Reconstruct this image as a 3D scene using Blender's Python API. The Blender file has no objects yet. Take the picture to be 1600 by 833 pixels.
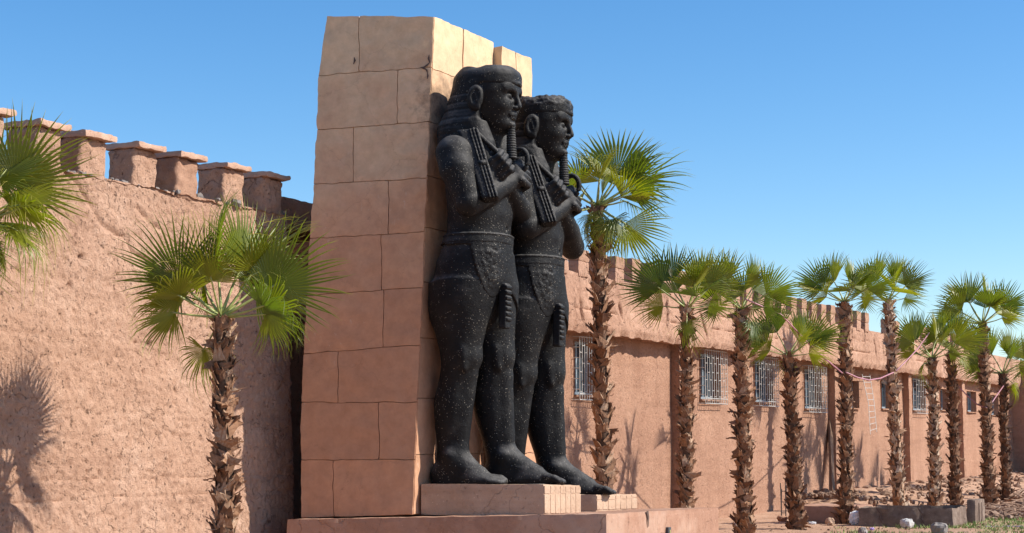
import bpy, math, random
import numpy as np
from mathutils import Vector, Matrix, Euler

R = math.radians
sc = bpy.context.scene
col = sc.collection

# ------------------------------------------------------------------ camera
F_PX = 2700.0
PITCH = math.atan(263.5 / F_PX)
CAM = np.array([0.0, 0.0, 1.7])
cam_data = bpy.data.cameras.new('camera')
cam_data.sensor_width = 36.0
cam_data.lens = 36.0 * F_PX / 1600.0
cam_data.clip_end = 6000.0
cam = bpy.data.objects.new('camera', cam_data)
cam.location = CAM
cam.rotation_euler = (math.pi / 2 + PITCH, 0, 0)
col.objects.link(cam)
sc.camera = cam

# ------------------------------------------------------------------ light
SUN_AZ, SUN_EL = 94.5, 39.0            # degrees clockwise from +Y, above the horizon
world = bpy.data.worlds.new('World')
sc.world = world
world.use_nodes = True
wn = world.node_tree
bg = wn.nodes['Background']
sky = wn.nodes.new('ShaderNodeTexSky')
sky.sky_type = 'NISHITA'
sky.sun_disc = False
sky.sun_elevation = R(SUN_EL)
sky.sun_rotation = R(SUN_AZ)
sky.altitude = 1100
sky.air_density = 1.0
sky.dust_density = 0.8
sky.ozone_density = 2.6
hs = wn.nodes.new('ShaderNodeHueSaturation')
hs.inputs['Saturation'].default_value = 1.30
hs.inputs['Value'].default_value = 0.98
wn.links.new(sky.outputs[0], hs.inputs['Color'])
wn.links.new(hs.outputs[0], bg.inputs[0])
bg.inputs[1].default_value = 0.125
sd = bpy.data.lights.new('sun', 'SUN')
sd.energy = 5.0
sd.angle = R(0.53)
sd.color = (1.0, 0.94, 0.84)
so = bpy.data.objects.new('sun', sd)
a, e = R(SUN_AZ), R(SUN_EL)
to_sun = Vector((math.sin(a) * math.cos(e), math.cos(a) * math.cos(e), math.sin(e)))
so.rotation_euler = to_sun.to_track_quat('Z', 'Y').to_euler()
so.location = (20, -10, 30)
col.objects.link(so)
sc.view_settings.view_transform = 'Standard'
sc.view_settings.look = 'None'
sc.view_settings.exposure = 0.54
sc.view_settings.gamma = 1.0

# ------------------------------------------------------------------ noise
_rs = np.random.RandomState(7)
_perm = _rs.permutation(512).astype(np.int32)
_perm = np.concatenate([_perm, _perm, _perm])
_grad = _rs.normal(size=(512, 3)); _grad /= np.linalg.norm(_grad, axis=1)[:, None]

def perlin(P):
    P = np.asarray(P, dtype=np.float64)
    i = np.floor(P).astype(np.int64); f = P - i
    w = f * f * f * (f * (f * 6 - 15) + 10)
    i &= 511
    out = 0
    for dx in (0, 1):
        wx = w[:, 0] if dx else 1 - w[:, 0]
        for dy in (0, 1):
            wy = w[:, 1] if dy else 1 - w[:, 1]
            for dz in (0, 1):
                wz = w[:, 2] if dz else 1 - w[:, 2]
                h = _perm[(_perm[(_perm[(i[:, 0] + dx) & 511] + i[:, 1] + dy) & 511] + i[:, 2] + dz) & 511]
                g = _grad[h]
                out = out + wx * wy * wz * (g[:, 0] * (f[:, 0] - dx) + g[:, 1] * (f[:, 1] - dy) + g[:, 2] * (f[:, 2] - dz))
    return out * 1.5

def fbm(P, oct=4, gain=0.5, ridged=False):
    P = np.asarray(P, dtype=np.float64); s = 0; a = 1.0
    for k in range(oct):
        n = perlin(P * (2.03 ** k) + 17.3 * k)
        if ridged: n = 1 - 2 * np.abs(n)
        s = s + a * n; a *= gain
    return s

# ------------------------------------------------------------------ pixel rays -> world points
def ray(px, py):
    u = (px - 800) / F_PX; v = (416.5 - py) / F_PX
    return np.array([u, math.cos(PITCH) - v * math.sin(PITCH), math.sin(PITCH) + v * math.cos(PITCH)])

def on_z(px, py, z):
    d = ray(px, py); return CAM + d * ((z - CAM[2]) / d[2])

def on_depth(px, py, dep):
    d = ray(px, py); return CAM + d * (dep / d[1])

def on_plane(px, py, P, N):
    d = ray(px, py); N = np.asarray(N, float)
    return CAM + d * (np.dot(np.asarray(P) - CAM, N) / np.dot(d, N))

# ------------------------------------------------------------------ object helpers
def mesh_from(name, verts, faces, smooth=False, uv=None):
    me = bpy.data.meshes.new(name)
    verts = np.asarray(verts, dtype=np.float32).reshape(-1, 3)
    if isinstance(faces, np.ndarray) and faces.ndim == 2:
        nf, k = faces.shape
        me.vertices.add(len(verts)); me.vertices.foreach_set('co', verts.ravel())
        me.loops.add(nf * k); me.loops.foreach_set('vertex_index', faces.astype(np.int32).ravel())
        me.polygons.add(nf); me.polygons.foreach_set('loop_start', np.arange(0, nf * k, k, dtype=np.int32))
        me.polygons.foreach_set('loop_total', np.full(nf, k, dtype=np.int32))
        me.update(calc_edges=True)
    else:
        me.from_pydata([tuple(v) for v in verts.tolist()], [], [tuple(f) for f in faces])
        me.update()
    if smooth:
        me.polygons.foreach_set('use_smooth', np.ones(len(me.polygons), dtype=bool))
        if smooth is True: me.set_sharp_from_angle(angle=R(48))
    if uv is not None:
        l = me.uv_layers.new(name='UVMap')
        vi = np.empty(len(me.loops), dtype=np.int32); me.loops.foreach_get('vertex_index', vi)
        l.data.foreach_set('uv', np.asarray(uv, dtype=np.float32)[vi].ravel())
    return me

def link(name, me, mat=None, parent=None, loc=None, rot=None):
    o = bpy.data.objects.new(name, me)
    col.objects.link(o)
    if mat is not None and len(me.materials) == 0: me.materials.append(mat)
    if parent is not None: o.parent = parent
    if loc is not None: o.location = loc
    if rot is not None: o.rotation_euler = rot
    return o

def empty(name, loc, rz=0.0):
    o = bpy.data.objects.new(name, None)
    o.empty_display_size = 0.3
    col.objects.link(o); o.location = loc; o.rotation_euler = (0, 0, rz)
    return o

def tag(o, label=None, cat=None, group=None, kind=None):
    if label: o['label'] = label
    if cat: o['category'] = cat
    if group: o['group'] = group
    if kind: o['kind'] = kind
    return o

ORG = {}
def root(name, loc):
    o = empty(name, tuple(float(q) for q in loc)); ORG[o.name] = np.asarray(loc, float); return o

def part(name, V, F, mat, parent, smooth=False, uv=None, **k):
    """mesh given in world space, linked under a thing (or under one of its parts)"""
    og = ORG[parent.name]
    o = link(name, mesh_from(name, np.asarray(V, float).reshape(-1, 3) - og, F, smooth, uv), mat, parent)
    ORG[o.name] = og
    if k: tag(o, **k)
    return o

def solo(name, V, F, mat, smooth=False, **k):
    V = np.asarray(V, float).reshape(-1, 3)
    c = np.array([V[:, 0].mean(), V[:, 1].mean(), V[:, 2].min()])
    o = link(name, mesh_from(name, V - c, F, smooth), mat); o.location = c
    return tag(o, **k)

class MB:
    """collects shapes for one mesh"""
    def __init__(s): s.v = []; s.f = []; s.n = 0
    def add(s, v, f):
        v = np.asarray(v, float).reshape(-1, 3)
        s.v.append(v); s.f.extend([tuple(int(i) + s.n for i in q) for q in f]); s.n += len(v)
        return s
    def mesh(s, name, smooth=False):
        return mesh_from(name, np.concatenate(s.v), s.f, smooth)
    def box(s, c, sx, sy, sz, ax=None):
        ax = np.eye(3) if ax is None else np.asarray(ax)
        P = []
        for i in (-.5, .5):
            for j in (-.5, .5):
                for k in (-.5, .5):
                    P.append(np.asarray(c) + ax[0] * sx * i + ax[1] * sy * j + ax[2] * sz * k)
        return s.add(P, [(0, 1, 3, 2), (4, 6, 7, 5), (0, 4, 5, 1), (2, 3, 7, 6), (0, 2, 6, 4), (1, 5, 7, 3)])
    def tube(s, pts, rad, n=6, cap=True):
        pts = [np.asarray(p, float) for p in pts]
        rad = [rad] * len(pts) if np.isscalar(rad) else rad
        V = []; F = []
        for i, p in enumerate(pts):
            t = pts[min(i + 1, len(pts) - 1)] - pts[max(i - 1, 0)]
            t = t / (np.linalg.norm(t) + 1e-9)
            ref = np.array([0, 0, 1.0]) if abs(t[2]) < .9 else np.array([1.0, 0, 0])
            a1 = np.cross(t, ref); a1 /= np.linalg.norm(a1); b1 = np.cross(t, a1)
            for k in range(n):
                q = 2 * math.pi * k / n
                V.append(p + rad[i] * (a1 * math.cos(q) + b1 * math.sin(q)))
        for i in range(len(pts) - 1):
            for k in range(n):
                F.append((i * n + k, i * n + (k + 1) % n, (i + 1) * n + (k + 1) % n, (i + 1) * n + k))
        if cap:
            F.append(tuple(range(n))[::-1]); F.append(tuple((len(pts) - 1) * n + k for k in range(n)))
        return s.add(V, F)

_lat = {}
def lattice(nx, ny, nz):
    """closed box surface lattice in [0,1]^3"""
    key = (nx, ny, nz)
    if key in _lat: return _lat[key]
    idx = {}; V = []; F = []
    def vid(i, j, k):
        q = (i, j, k)
        if q not in idx: idx[q] = len(V); V.append((i / nx, j / ny, k / nz))
        return idx[q]
    for i in range(nx):
        for j in range(ny):
            F.append((vid(i, j, 0), vid(i, j + 1, 0), vid(i + 1, j + 1, 0), vid(i + 1, j, 0)))
            F.append((vid(i, j, nz), vid(i + 1, j, nz), vid(i + 1, j + 1, nz), vid(i, j + 1, nz)))
    for i in range(nx):
        for k in range(nz):
            F.append((vid(i, 0, k), vid(i + 1, 0, k), vid(i + 1, 0, k + 1), vid(i, 0, k + 1)))
            F.append((vid(i, ny, k), vid(i, ny, k + 1), vid(i + 1, ny, k + 1), vid(i + 1, ny, k)))
    for j in range(ny):
        for k in range(nz):
            F.append((vid(0, j, k), vid(0, j, k + 1), vid(0, j + 1, k + 1), vid(0, j + 1, k)))
            F.append((vid(nx, j, k), vid(nx, j + 1, k), vid(nx, j + 1, k + 1), vid(nx, j, k + 1)))
    _lat[key] = (np.array(V), F)
    return _lat[key]

def rough_hexa(C, res=0.05, amp=0.01, freq=6.0, round_=0.0, maxn=40):
    """C: 8 corners indexed [i][j][k] -> noisy block, verts & faces (world space)"""
    C = np.asarray(C, float).reshape(2, 2, 2, 3)
    lx = np.linalg.norm(C[1, 0, 0] - C[0, 0, 0]); ly = np.linalg.norm(C[0, 1, 0] - C[0, 0, 0]); lz = np.linalg.norm(C[0, 0, 1] - C[0, 0, 0])
    n = [int(min(maxn, max(1, round(l / res)))) for l in (lx, ly, lz)]
    V, F = lattice(*n)
    x, y, z = V[:, 0:1], V[:, 1:2], V[:, 2:3]
    P = 0
    for i in (0, 1):
        for j in (0, 1):
            for k in (0, 1):
                P = P + (x if i else 1 - x) * (y if j else 1 - y) * (z if k else 1 - z) * C[i, j, k]
    cen = C.reshape(-1, 3).mean(0)
    if round_ > 0:
        L = np.array([lx, ly, lz]) / 2
        q = (V - .5) * 2 * L
        on = (np.abs(V - .5) > .499).sum(1)
        d = P - cen; d = d / (np.linalg.norm(d, axis=1)[:, None] + 1e-9)
        P = P - d * (round_ * np.clip(on - 1, 0, 2)[:, None])
    if amp > 0:
        N = np.stack([fbm(P * freq + s, 3) for s in (0, 31.7, 77.1)], 1)
        P = P + N * amp
    return P, F

def box_corners(o, ax, ay, az):
    o, ax, ay, az = [np.asarray(q, float) for q in (o, ax, ay, az)]
    return [[[o + i * ax + j * ay + k * az for k in (0, 1)] for j in (0, 1)] for i in (0, 1)]

def grid_faces(nu, nv, skip=None):
    i, j = np.meshgrid(np.arange(nu - 1), np.arange(nv - 1), indexing='ij')
    if skip is not None:
        m = ~skip; i = i[m]; j = j[m]
    i = i.ravel(); j = j.ravel()
    return np.stack([i * nv + j, (i + 1) * nv + j, (i + 1) * nv + j + 1, i * nv + j + 1], 1)

# ------------------------------------------------------------------ materials
def new_mat(name):
    m = bpy.data.materials.new(name); m.use_nodes = True
    nt = m.node_tree
    return m, nt, nt.nodes['Principled BSDF']

def ramp(nt, stops, fac):
    r = nt.nodes.new('ShaderNodeValToRGB')
    el = r.color_ramp.elements
    while len(el) < len(stops): el.new(0.5)
    for e_, (p, c) in zip(el, stops):
        e_.position = p; e_.color = (c[0], c[1], c[2], 1)
    nt.links.new(fac, r.inputs[0])
    return r.outputs[0]

def tex(nt, kind, scale, vec, **k):
    n = nt.nodes.new({'noise': 'ShaderNodeTexNoise', 'voronoi': 'ShaderNodeTexVoronoi', 'wave': 'ShaderNodeTexWave'}[kind])
    n.inputs['Scale'].default_value = scale
    for a_, b_ in k.items():
        if hasattr(n, a_): setattr(n, a_, b_)
        else: n.inputs[a_.replace('_', ' ')].default_value = b_
    nt.links.new(vec, n.inputs['Vector'])
    return n

def coords(nt, scale=(1, 1, 1), kind='Object'):
    tc = nt.nodes.new('ShaderNodeTexCoord')
    mp = nt.nodes.new('ShaderNodeMapping')
    mp.inputs['Scale'].default_value = scale
    nt.links.new(tc.outputs[kind], mp.inputs[0])
    return mp.outputs[0]

def math_(nt, op, a_, b_=None, c_=None):
    n = nt.nodes.new('ShaderNodeMath'); n.operation = op
    for i, q in enumerate((a_, b_, c_)):
        if q is None: continue
        if isinstance(q, (int, float)): n.inputs[i].default_value = q
        else: nt.links.new(q, n.inputs[i])
    return n.outputs[0]

def mixc(nt, fac, a_, b_, mode='MIX'):
    n = nt.nodes.new('ShaderNodeMix'); n.data_type = 'RGBA'; n.blend_type = mode
    for s_, q in ((n.inputs['Factor'], fac), (n.inputs[6], a_), (n.inputs[7], b_)):
        if isinstance(q, (int, float)): s_.default_value = q
        elif isinstance(q, tuple): s_.default_value = (*q, 1)
        else: nt.links.new(q, s_)
    return n.outputs[2]

def bump(nt, h, strength, dist, prev=None):
    b = nt.nodes.new('ShaderNodeBump')
    b.inputs['Strength'].default_value = strength; b.inputs['Distance'].default_value = dist
    nt.links.new(h, b.inputs['Height'])
    if prev is not None: nt.links.new(prev, b.inputs['Normal'])
    return b.outputs[0]

def earth_mat(name, dark, mid, light, grain=1.0, pits=1.0, cracks=0.0, stain=None, zscale=1.0):
    m, nt, p = new_mat(name)
    v = coords(nt, (1, 1, zscale))
    n1 = tex(nt, 'noise', 1.1, v, Detail=6, Roughness=.62)
    n2 = tex(nt, 'noise', 9.0, v, Detail=7, Roughness=.7)
    n3 = tex(nt, 'noise', 60.0, v, Detail=4, Roughness=.7)
    s = math_(nt, 'ADD', math_(nt, 'MULTIPLY', n1.outputs[0], .45), math_(nt, 'ADD', math_(nt, 'MULTIPLY', n2.outputs[0], .35), math_(nt, 'MULTIPLY', n3.outputs[0], .2)))
    c = ramp(nt, [(.34, dark), (.5, mid), (.66, light)], s)
    str_ = tex(nt, 'noise', 1.6, coords(nt, (1, 1, .18)), Detail=5, Roughness=.6)      # rain streaks
    c = mixc(nt, .35, c, ramp(nt, [(.36, (.72, .68, .66)), (.56, (1, 1, 1))], str_.outputs[0]), 'MULTIPLY')
    vo = tex(nt, 'voronoi', 34.0, v, Randomness=1.0)
    pit = ramp(nt, [(.0, (0, 0, 0)), (.16, (1, 1, 1))], vo.outputs['Distance'])
    sel = tex(nt, 'noise', 5.0, v, Detail=3)
    selr = ramp(nt, [(.48, (1, 1, 1)), (.6, (0, 0, 0))], sel.outputs[0])
    pitm = math_(nt, 'MAXIMUM', pit, selr)
    c = mixc(nt, math_(nt, 'MULTIPLY', math_(nt, 'SUBTRACT', 1.0, pitm), .28 * pits), c, tuple(x * .4 for x in dark))
    # pale straw and pebbles
    n5 = tex(nt, 'noise', 12.0, v, Detail=6, Roughness=.7)
    rg2 = ramp(nt, [(.325, (0, 0, 0)), (.37, (1, 1, 1))], n5.outputs[0])
    c = mixc(nt, math_(nt, 'MULTIPLY', math_(nt, 'SUBTRACT', 1.0, rg2), min(1, .5 * pits)), c, tuple(x * .5 for x in dark))
    vp = tex(nt, 'voronoi', 21.0, v, Randomness=1.0)
    peb = math_(nt, 'LESS_THAN', vp.outputs['Distance'], .13)
    gate = math_(nt, 'GREATER_THAN', tex(nt, 'noise', 13.0, v, Detail=1).outputs[0], .56)
    c = mixc(nt, math_(nt, 'MULTIPLY', math_(nt, 'MULTIPLY', peb, gate), .55), c, tuple(min(1, x * 1.35 + .05) for x in light))
    bz = tex(nt, 'noise', 1.0, coords(nt, (.25, .25, 5.5)), Detail=3, Roughness=.6)
    c = mixc(nt, .30, c, ramp(nt, [(.36, (.70, .66, .64)), (.5, (1, 1, 1)), (.64, (1, 1, 1))], bz.outputs[0]), 'MULTIPLY')
    if stain:
        ns = tex(nt, 'noise', .55, v, Detail=5, Roughness=.6)
        c = mixc(nt, math_(nt, 'MULTIPLY', ramp(nt, [(.5, (0, 0, 0)), (.66, (1, 1, 1))], ns.outputs[0]), .7), c, stain)
    vz = coords(nt, (1, 1, .8))
    n4 = tex(nt, 'noise', 26.0, vz, Detail=7, Roughness=.72)
    rg_ = ramp(nt, [(.33, (0, 0, 0)), (.395, (1, 1, 1))], n4.outputs[0])
    c = mixc(nt, math_(nt, 'MULTIPLY', math_(nt, 'SUBTRACT', 1.0, rg_), .55 * pits), c, tuple(x * .42 for x in dark))
    nb = bump(nt, n2.outputs[0], .38 * grain, .05)
    nb = bump(nt, rg_, .6 * pits, .02, nb)
    nb = bump(nt, rg2, .6 * pits, .03, nb)
    nb = bump(nt, n4.outputs[0], .55 * grain, .018, nb)
    nb = bump(nt, n3.outputs[0], .7 * grain, .015, nb)
    nb = bump(nt, pitm, .6 * pits, .02, nb)
    if cracks > 0:
        vw = tex(nt, 'noise', 3.0, v, Detail=4)
        mv = nt.nodes.new('ShaderNodeVectorMath'); mv.operation = 'MULTIPLY_ADD'
        nt.links.new(vw.outputs[1], mv.inputs[0]); mv.inputs[1].default_value = (.5, .5, .5); nt.links.new(v, mv.inputs[2])
        vc = tex(nt, 'voronoi', 1.3, mv.outputs[0], feature='DISTANCE_TO_EDGE')
        cr = ramp(nt, [(.0, (0, 0, 0)), (.012, (1, 1, 1))], vc.outputs['Distance'])
        gate2 = ramp(nt, [(.46, (1, 1, 1)), (.56, (0, 0, 0))], tex(nt, 'noise', .9, v, Detail=2).outputs[0])
        crm = math_(nt, 'MAXIMUM', cr, gate2)
        c = mixc(nt, math_(nt, 'MULTIPLY', math_(nt, 'SUBTRACT', 1.0, crm), .75 * cracks), c, tuple(x * .3 for x in dark))
        nb = bump(nt, crm, .8 * cracks, .03, nb)
    nt.links.new(c, p.inputs['Base Color']); nt.links.new(nb, p.inputs['Normal'])
    p.inputs['Roughness'].default_value = .95
    p.inputs['Specular IOR Level'].default_value = .15
    return m

M = {}
M['mud'] = earth_mat('mud_wall', (.39, .225, .15), (.52, .32, .222), (.63, .42, .31), 1.6, 1.5, .6)
M['plaster_wall'] = earth_mat('dashed_earth_plaster', (.35, .19, .125), (.45, .257, .173), (.54, .325, .225), 1.9, 1.2, .15)
M['parapet'] = earth_mat('crumbling_parapet_earth', (.34, .195, .135), (.47, .28, .195), (.57, .365, .265), 1.2, 1.1, .8)
M['merlon_block'] = earth_mat('merlon_block_earth', (.30, .17, .115), (.42, .25, .17), (.52, .33, .23), 1.0, .8, .2)
M['cap'] = earth_mat('cap_slab_earth', (.42, .26, .185), (.52, .34, .25), (.60, .41, .31), .6, .7)
M['platform'] = earth_mat('platform_render', (.31, .17, .115), (.39, .225, .155), (.46, .285, .21), .35, .6, .5, stain=(.48, .34, .26))
M['pedestal'] = earth_mat('pedestal_render', (.40, .265, .18), (.49, .335, .235), (.56, .40, .29), .5, .7, .4)
M['concrete'] = earth_mat('dirty_concrete', (.10, .07, .055), (.20, .145, .115), (.33, .26, .21), .5, .6, .6)
M['ground'] = earth_mat('ground_earth', (.33, .19, .12), (.47, .29, .195), (.57, .39, .28), 1.0, 1.0)
M['rubble'] = earth_mat('rubble_earth', (.16, .10, .075), (.30, .19, .13), (.48, .36, .29), 1.0, 1.0)

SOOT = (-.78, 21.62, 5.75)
def pylon_mat():
    m, nt, p = new_mat('pylon_painted_plaster')
    v = coords(nt)
    geo = nt.nodes.new('ShaderNodeNewGeometry')
    sep = nt.nodes.new('ShaderNodeSeparateXYZ'); nt.links.new(geo.outputs['Position'], sep.inputs[0])
    n1 = tex(nt, 'noise', .8, v, Detail=5, Roughness=.6)
    n2 = tex(nt, 'noise', 7.0, v, Detail=7, Roughness=.7)
    n3 = tex(nt, 'noise', 90.0, v, Detail=3, Roughness=.7)
    oi = nt.nodes.new('ShaderNodeObjectInfo')
    # paint faded from red-brown near the foot to sandy yellow at the weathered top
    h = math_(nt, 'DIVIDE', math_(nt, 'SUBTRACT', sep.outputs[2], .8), 6.0)
    h = math_(nt, 'ADD', h, math_(nt, 'MULTIPLY', math_(nt, 'SUBTRACT', n1.outputs[0], .5), .9))
    h = math_(nt, 'ADD', h, math_(nt, 'MULTIPLY', math_(nt, 'SUBTRACT', oi.outputs['Random'], .5), .12))
    c = ramp(nt, [(0.0, (.56, .305, .185)), (.45, (.60, .33, .195)), (.72, (.69, .415, .25)), (1.0, (.76, .54, .335))], h)
    c = mixc(nt, .35, c, ramp(nt, [(.3, (.35, .3, .25)), (.7, (1, 1, 1))], n2.outputs[0]), 'MULTIPLY')
    c = mixc(nt, .5, c, ramp(nt, [(.0, (.86, .86, .86)), (1, (1.0, 1.0, 1.0))], oi.outputs['Random']), 'MULTIPLY')
    # flaked white patches
    vs = coords(nt, (3.0, 3.0, .9))
    fl = tex(nt, 'noise', 7.0, vs, Detail=8, Roughness=.8)
    fl2 = tex(nt, 'noise', .9, v, Detail=2)
    g = math_(nt, 'MULTIPLY', ramp(nt, [(.6, (0, 0, 0)), (.64, (1, 1, 1))], fl.outputs[0]), ramp(nt, [(.5, (0, 0, 0)), (.62, (1, 1, 1))], fl2.outputs[0]))
    c = mixc(nt, math_(nt, 'MULTIPLY', g, .6), c, (.62, .50, .40))
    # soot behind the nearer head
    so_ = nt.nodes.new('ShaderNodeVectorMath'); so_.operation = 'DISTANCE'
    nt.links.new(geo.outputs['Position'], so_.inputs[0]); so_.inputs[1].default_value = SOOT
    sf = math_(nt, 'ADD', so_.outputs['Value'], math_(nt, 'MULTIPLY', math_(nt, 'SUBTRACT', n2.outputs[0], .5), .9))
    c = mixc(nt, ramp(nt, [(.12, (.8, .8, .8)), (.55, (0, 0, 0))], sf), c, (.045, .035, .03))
    # soot and dark scars
    st = tex(nt, 'noise', 2.6, v, Detail=8, Roughness=.75)
    c = mixc(nt, math_(nt, 'MULTIPLY', ramp(nt, [(.66, (0, 0, 0)), (.73, (1, 1, 1))], st.outputs[0]), .45), c, (.12, .07, .045))
    # hairline cracks
    mv = nt.nodes.new('ShaderNodeVectorMath'); mv.operation = 'MULTIPLY_ADD'
    nt.links.new(n2.outputs[1], mv.inputs[0]); mv.inputs[1].default_value = (.25, .25, .25); nt.links.new(v, mv.inputs[2])
    vc = tex(nt, 'voronoi', 1.1, mv.outputs[0], feature='DISTANCE_TO_EDGE')
    cr = ramp(nt, [(.0, (0, 0, 0)), (.006, (1, 1, 1))], vc.outputs['Distance'])
    gate2 = ramp(nt, [(.42, (1, 1, 1)), (.46, (0, 0, 0))], tex(nt, 'noise', 1.1, v, Detail=2).outputs[0])
    crm = math_(nt, 'MAXIMUM', cr, gate2)
    c = mixc(nt, math_(nt, 'MULTIPLY', math_(nt, 'SUBTRACT', 1.0, crm), .28), c, (.2, .11, .07))
    nb = bump(nt, n2.outputs[0], .35, .03)
    nb = bump(nt, n3.outputs[0], .3, .006, nb)
    nb = bump(nt, crm, .25, .006, nb)
    nt.links.new(c, p.inputs['Base Color']); nt.links.new(nb, p.inputs['Normal'])
    p.inputs['Roughness'].default_value = .85
    p.inputs['Specular IOR Level'].default_value = .25
    return m
M['pylon'] = pylon_mat()

def statue_mat():
    m, nt, p = new_mat('black_painted_plaster')
    v = coords(nt)
    n1 = tex(nt, 'noise', 3.0, v, Detail=6, Roughness=.65)
    n2 = tex(nt, 'noise', 45.0, v, Detail=5, Roughness=.7)
    c = ramp(nt, [(.35, (.006, .006, .007)), (.58, (.012, .012, .0125)), (.72, (.034, .032, .030))], n1.outputs[0])
    # chipped paint: many tiny pale specks of the plaster below, in clusters
    vo = tex(nt, 'voronoi', 30.0, v, Randomness=1.0)
    rad = math_(nt, 'MULTIPLY', tex(nt, 'noise', 2.3, v, Detail=4, Roughness=.7).outputs[0], .25)
    sp = math_(nt, 'LESS_THAN', vo.outputs['Distance'], math_(nt, 'SUBTRACT', rad, .0))
    wn_ = nt.nodes.new('ShaderNodeSeparateColor'); nt.links.new(vo.outputs['Color'], wn_.inputs[0])
    clus = tex(nt, 'noise', 1.9, v, Detail=4, Roughness=.65)
    thr = math_(nt, 'SUBTRACT', 1.52, math_(nt, 'MULTIPLY', clus.outputs[0], 1.55))
    sel = math_(nt, 'GREATER_THAN', wn_.outputs[0], thr)
    sp = math_(nt, 'MULTIPLY', sp, sel)
    vo2 = tex(nt, 'voronoi', 55.0, v, Randomness=1.0)
    w2 = nt.nodes.new('ShaderNodeSeparateColor'); nt.links.new(vo2.outputs['Color'], w2.inputs[0])
    sp2 = math_(nt, 'MULTIPLY', math_(nt, 'LESS_THAN', vo2.outputs['Distance'], .2), math_(nt, 'GREATER_THAN', w2.outputs[1], math_(nt, 'ADD', thr, .06)))
    spm = math_(nt, 'MAXIMUM', sp, sp2)
    spc = ramp(nt, [(0, (.22, .20, .17)), (1, (.52, .47, .38))], w2.outputs[2])
    c = mixc(nt, math_(nt, 'MULTIPLY', spm, .85), c, spc)
    nb = bump(nt, n1.outputs[0], .3, .03)
    nb = bump(nt, n2.outputs[0], .7, .012, nb)
    # pale dust on shoulders, forearms and insteps, with sunlit grey painted in
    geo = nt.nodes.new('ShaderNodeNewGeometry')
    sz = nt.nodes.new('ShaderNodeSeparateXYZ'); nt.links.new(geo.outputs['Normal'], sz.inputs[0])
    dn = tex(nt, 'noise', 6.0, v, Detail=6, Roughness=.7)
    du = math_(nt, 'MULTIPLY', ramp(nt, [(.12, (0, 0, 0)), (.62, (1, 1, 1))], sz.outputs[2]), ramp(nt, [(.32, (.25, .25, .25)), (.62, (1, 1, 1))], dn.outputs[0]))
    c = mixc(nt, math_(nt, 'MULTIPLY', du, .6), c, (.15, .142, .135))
    nt.links.new(c, p.inputs['Base Color']); nt.links.new(nb, p.inputs['Normal'])
    p.inputs['Roughness'].default_value = .52
    p.inputs['Specular IOR Level'].default_value = .14
    return m
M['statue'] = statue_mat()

def simple(name, c, rough=.7, metal=0.0, bumps=None, var=.25, scale=12.0):
    m, nt, p = new_mat(name)
    v = coords(nt)
    n = tex(nt, 'noise', scale, v, Detail=5, Roughness=.65)
    cc = ramp(nt, [(.3, tuple(x * (1 - var) for x in c)), (.7, tuple(min(1, x * (1 + var)) for x in c))], n.outputs[0])
    nt.links.new(cc, p.inputs['Base Color'])
    nt.links.new(bump(nt, n.outputs[0], bumps or .2, .01), p.inputs['Normal'])
    p.inputs['Roughness'].default_value = rough; p.inputs['Metallic'].default_value = metal
    return m
M['white_metal'] = simple('white_painted_iron', (.44, .42, .39), .5)
M['blue_frame'] = simple('pale_blue_frame', (.24, .28, .31), .5)
M['glass'] = simple('dusty_glass', (.04, .055, .07), .15)
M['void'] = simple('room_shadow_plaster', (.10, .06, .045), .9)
M['wood'] = simple('weathered_wood', (.20, .12, .075), .85, scale=20)
M['pale_wood'] = simple('pale_splintered_wood', (.50, .36, .25), .85, scale=20)
M['rebar'] = simple('rusty_steel', (.07, .055, .05), .7)
M['plastic_white'] = simple('white_plastic_sheet', (.75, .76, .78), .4)
M['plastic_purple'] = simple('purple_plastic', (.42, .30, .60), .5)
M['cable'] = simple('pink_cable_sheath', (.42, .19, .23), .5)
M['cable_dark'] = simple('dark_cable', (.05, .04, .04), .6)
M['box_dark'] = simple('dark_grey_plastic', (.05, .06, .075), .45)
M['yellow'] = simple('yellow_mark', (.6, .5, .15), .5)
M['stone_grey'] = simple('grey_stone', (.26, .23, .21), .9, bumps=.6)
M['pale_stone'] = simple('pale_stone', (.55, .53, .50), .85, bumps=.6)
M['tar'] = simple('tarry_rubble', (.19, .165, .15), .9, bumps=.8)

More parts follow.
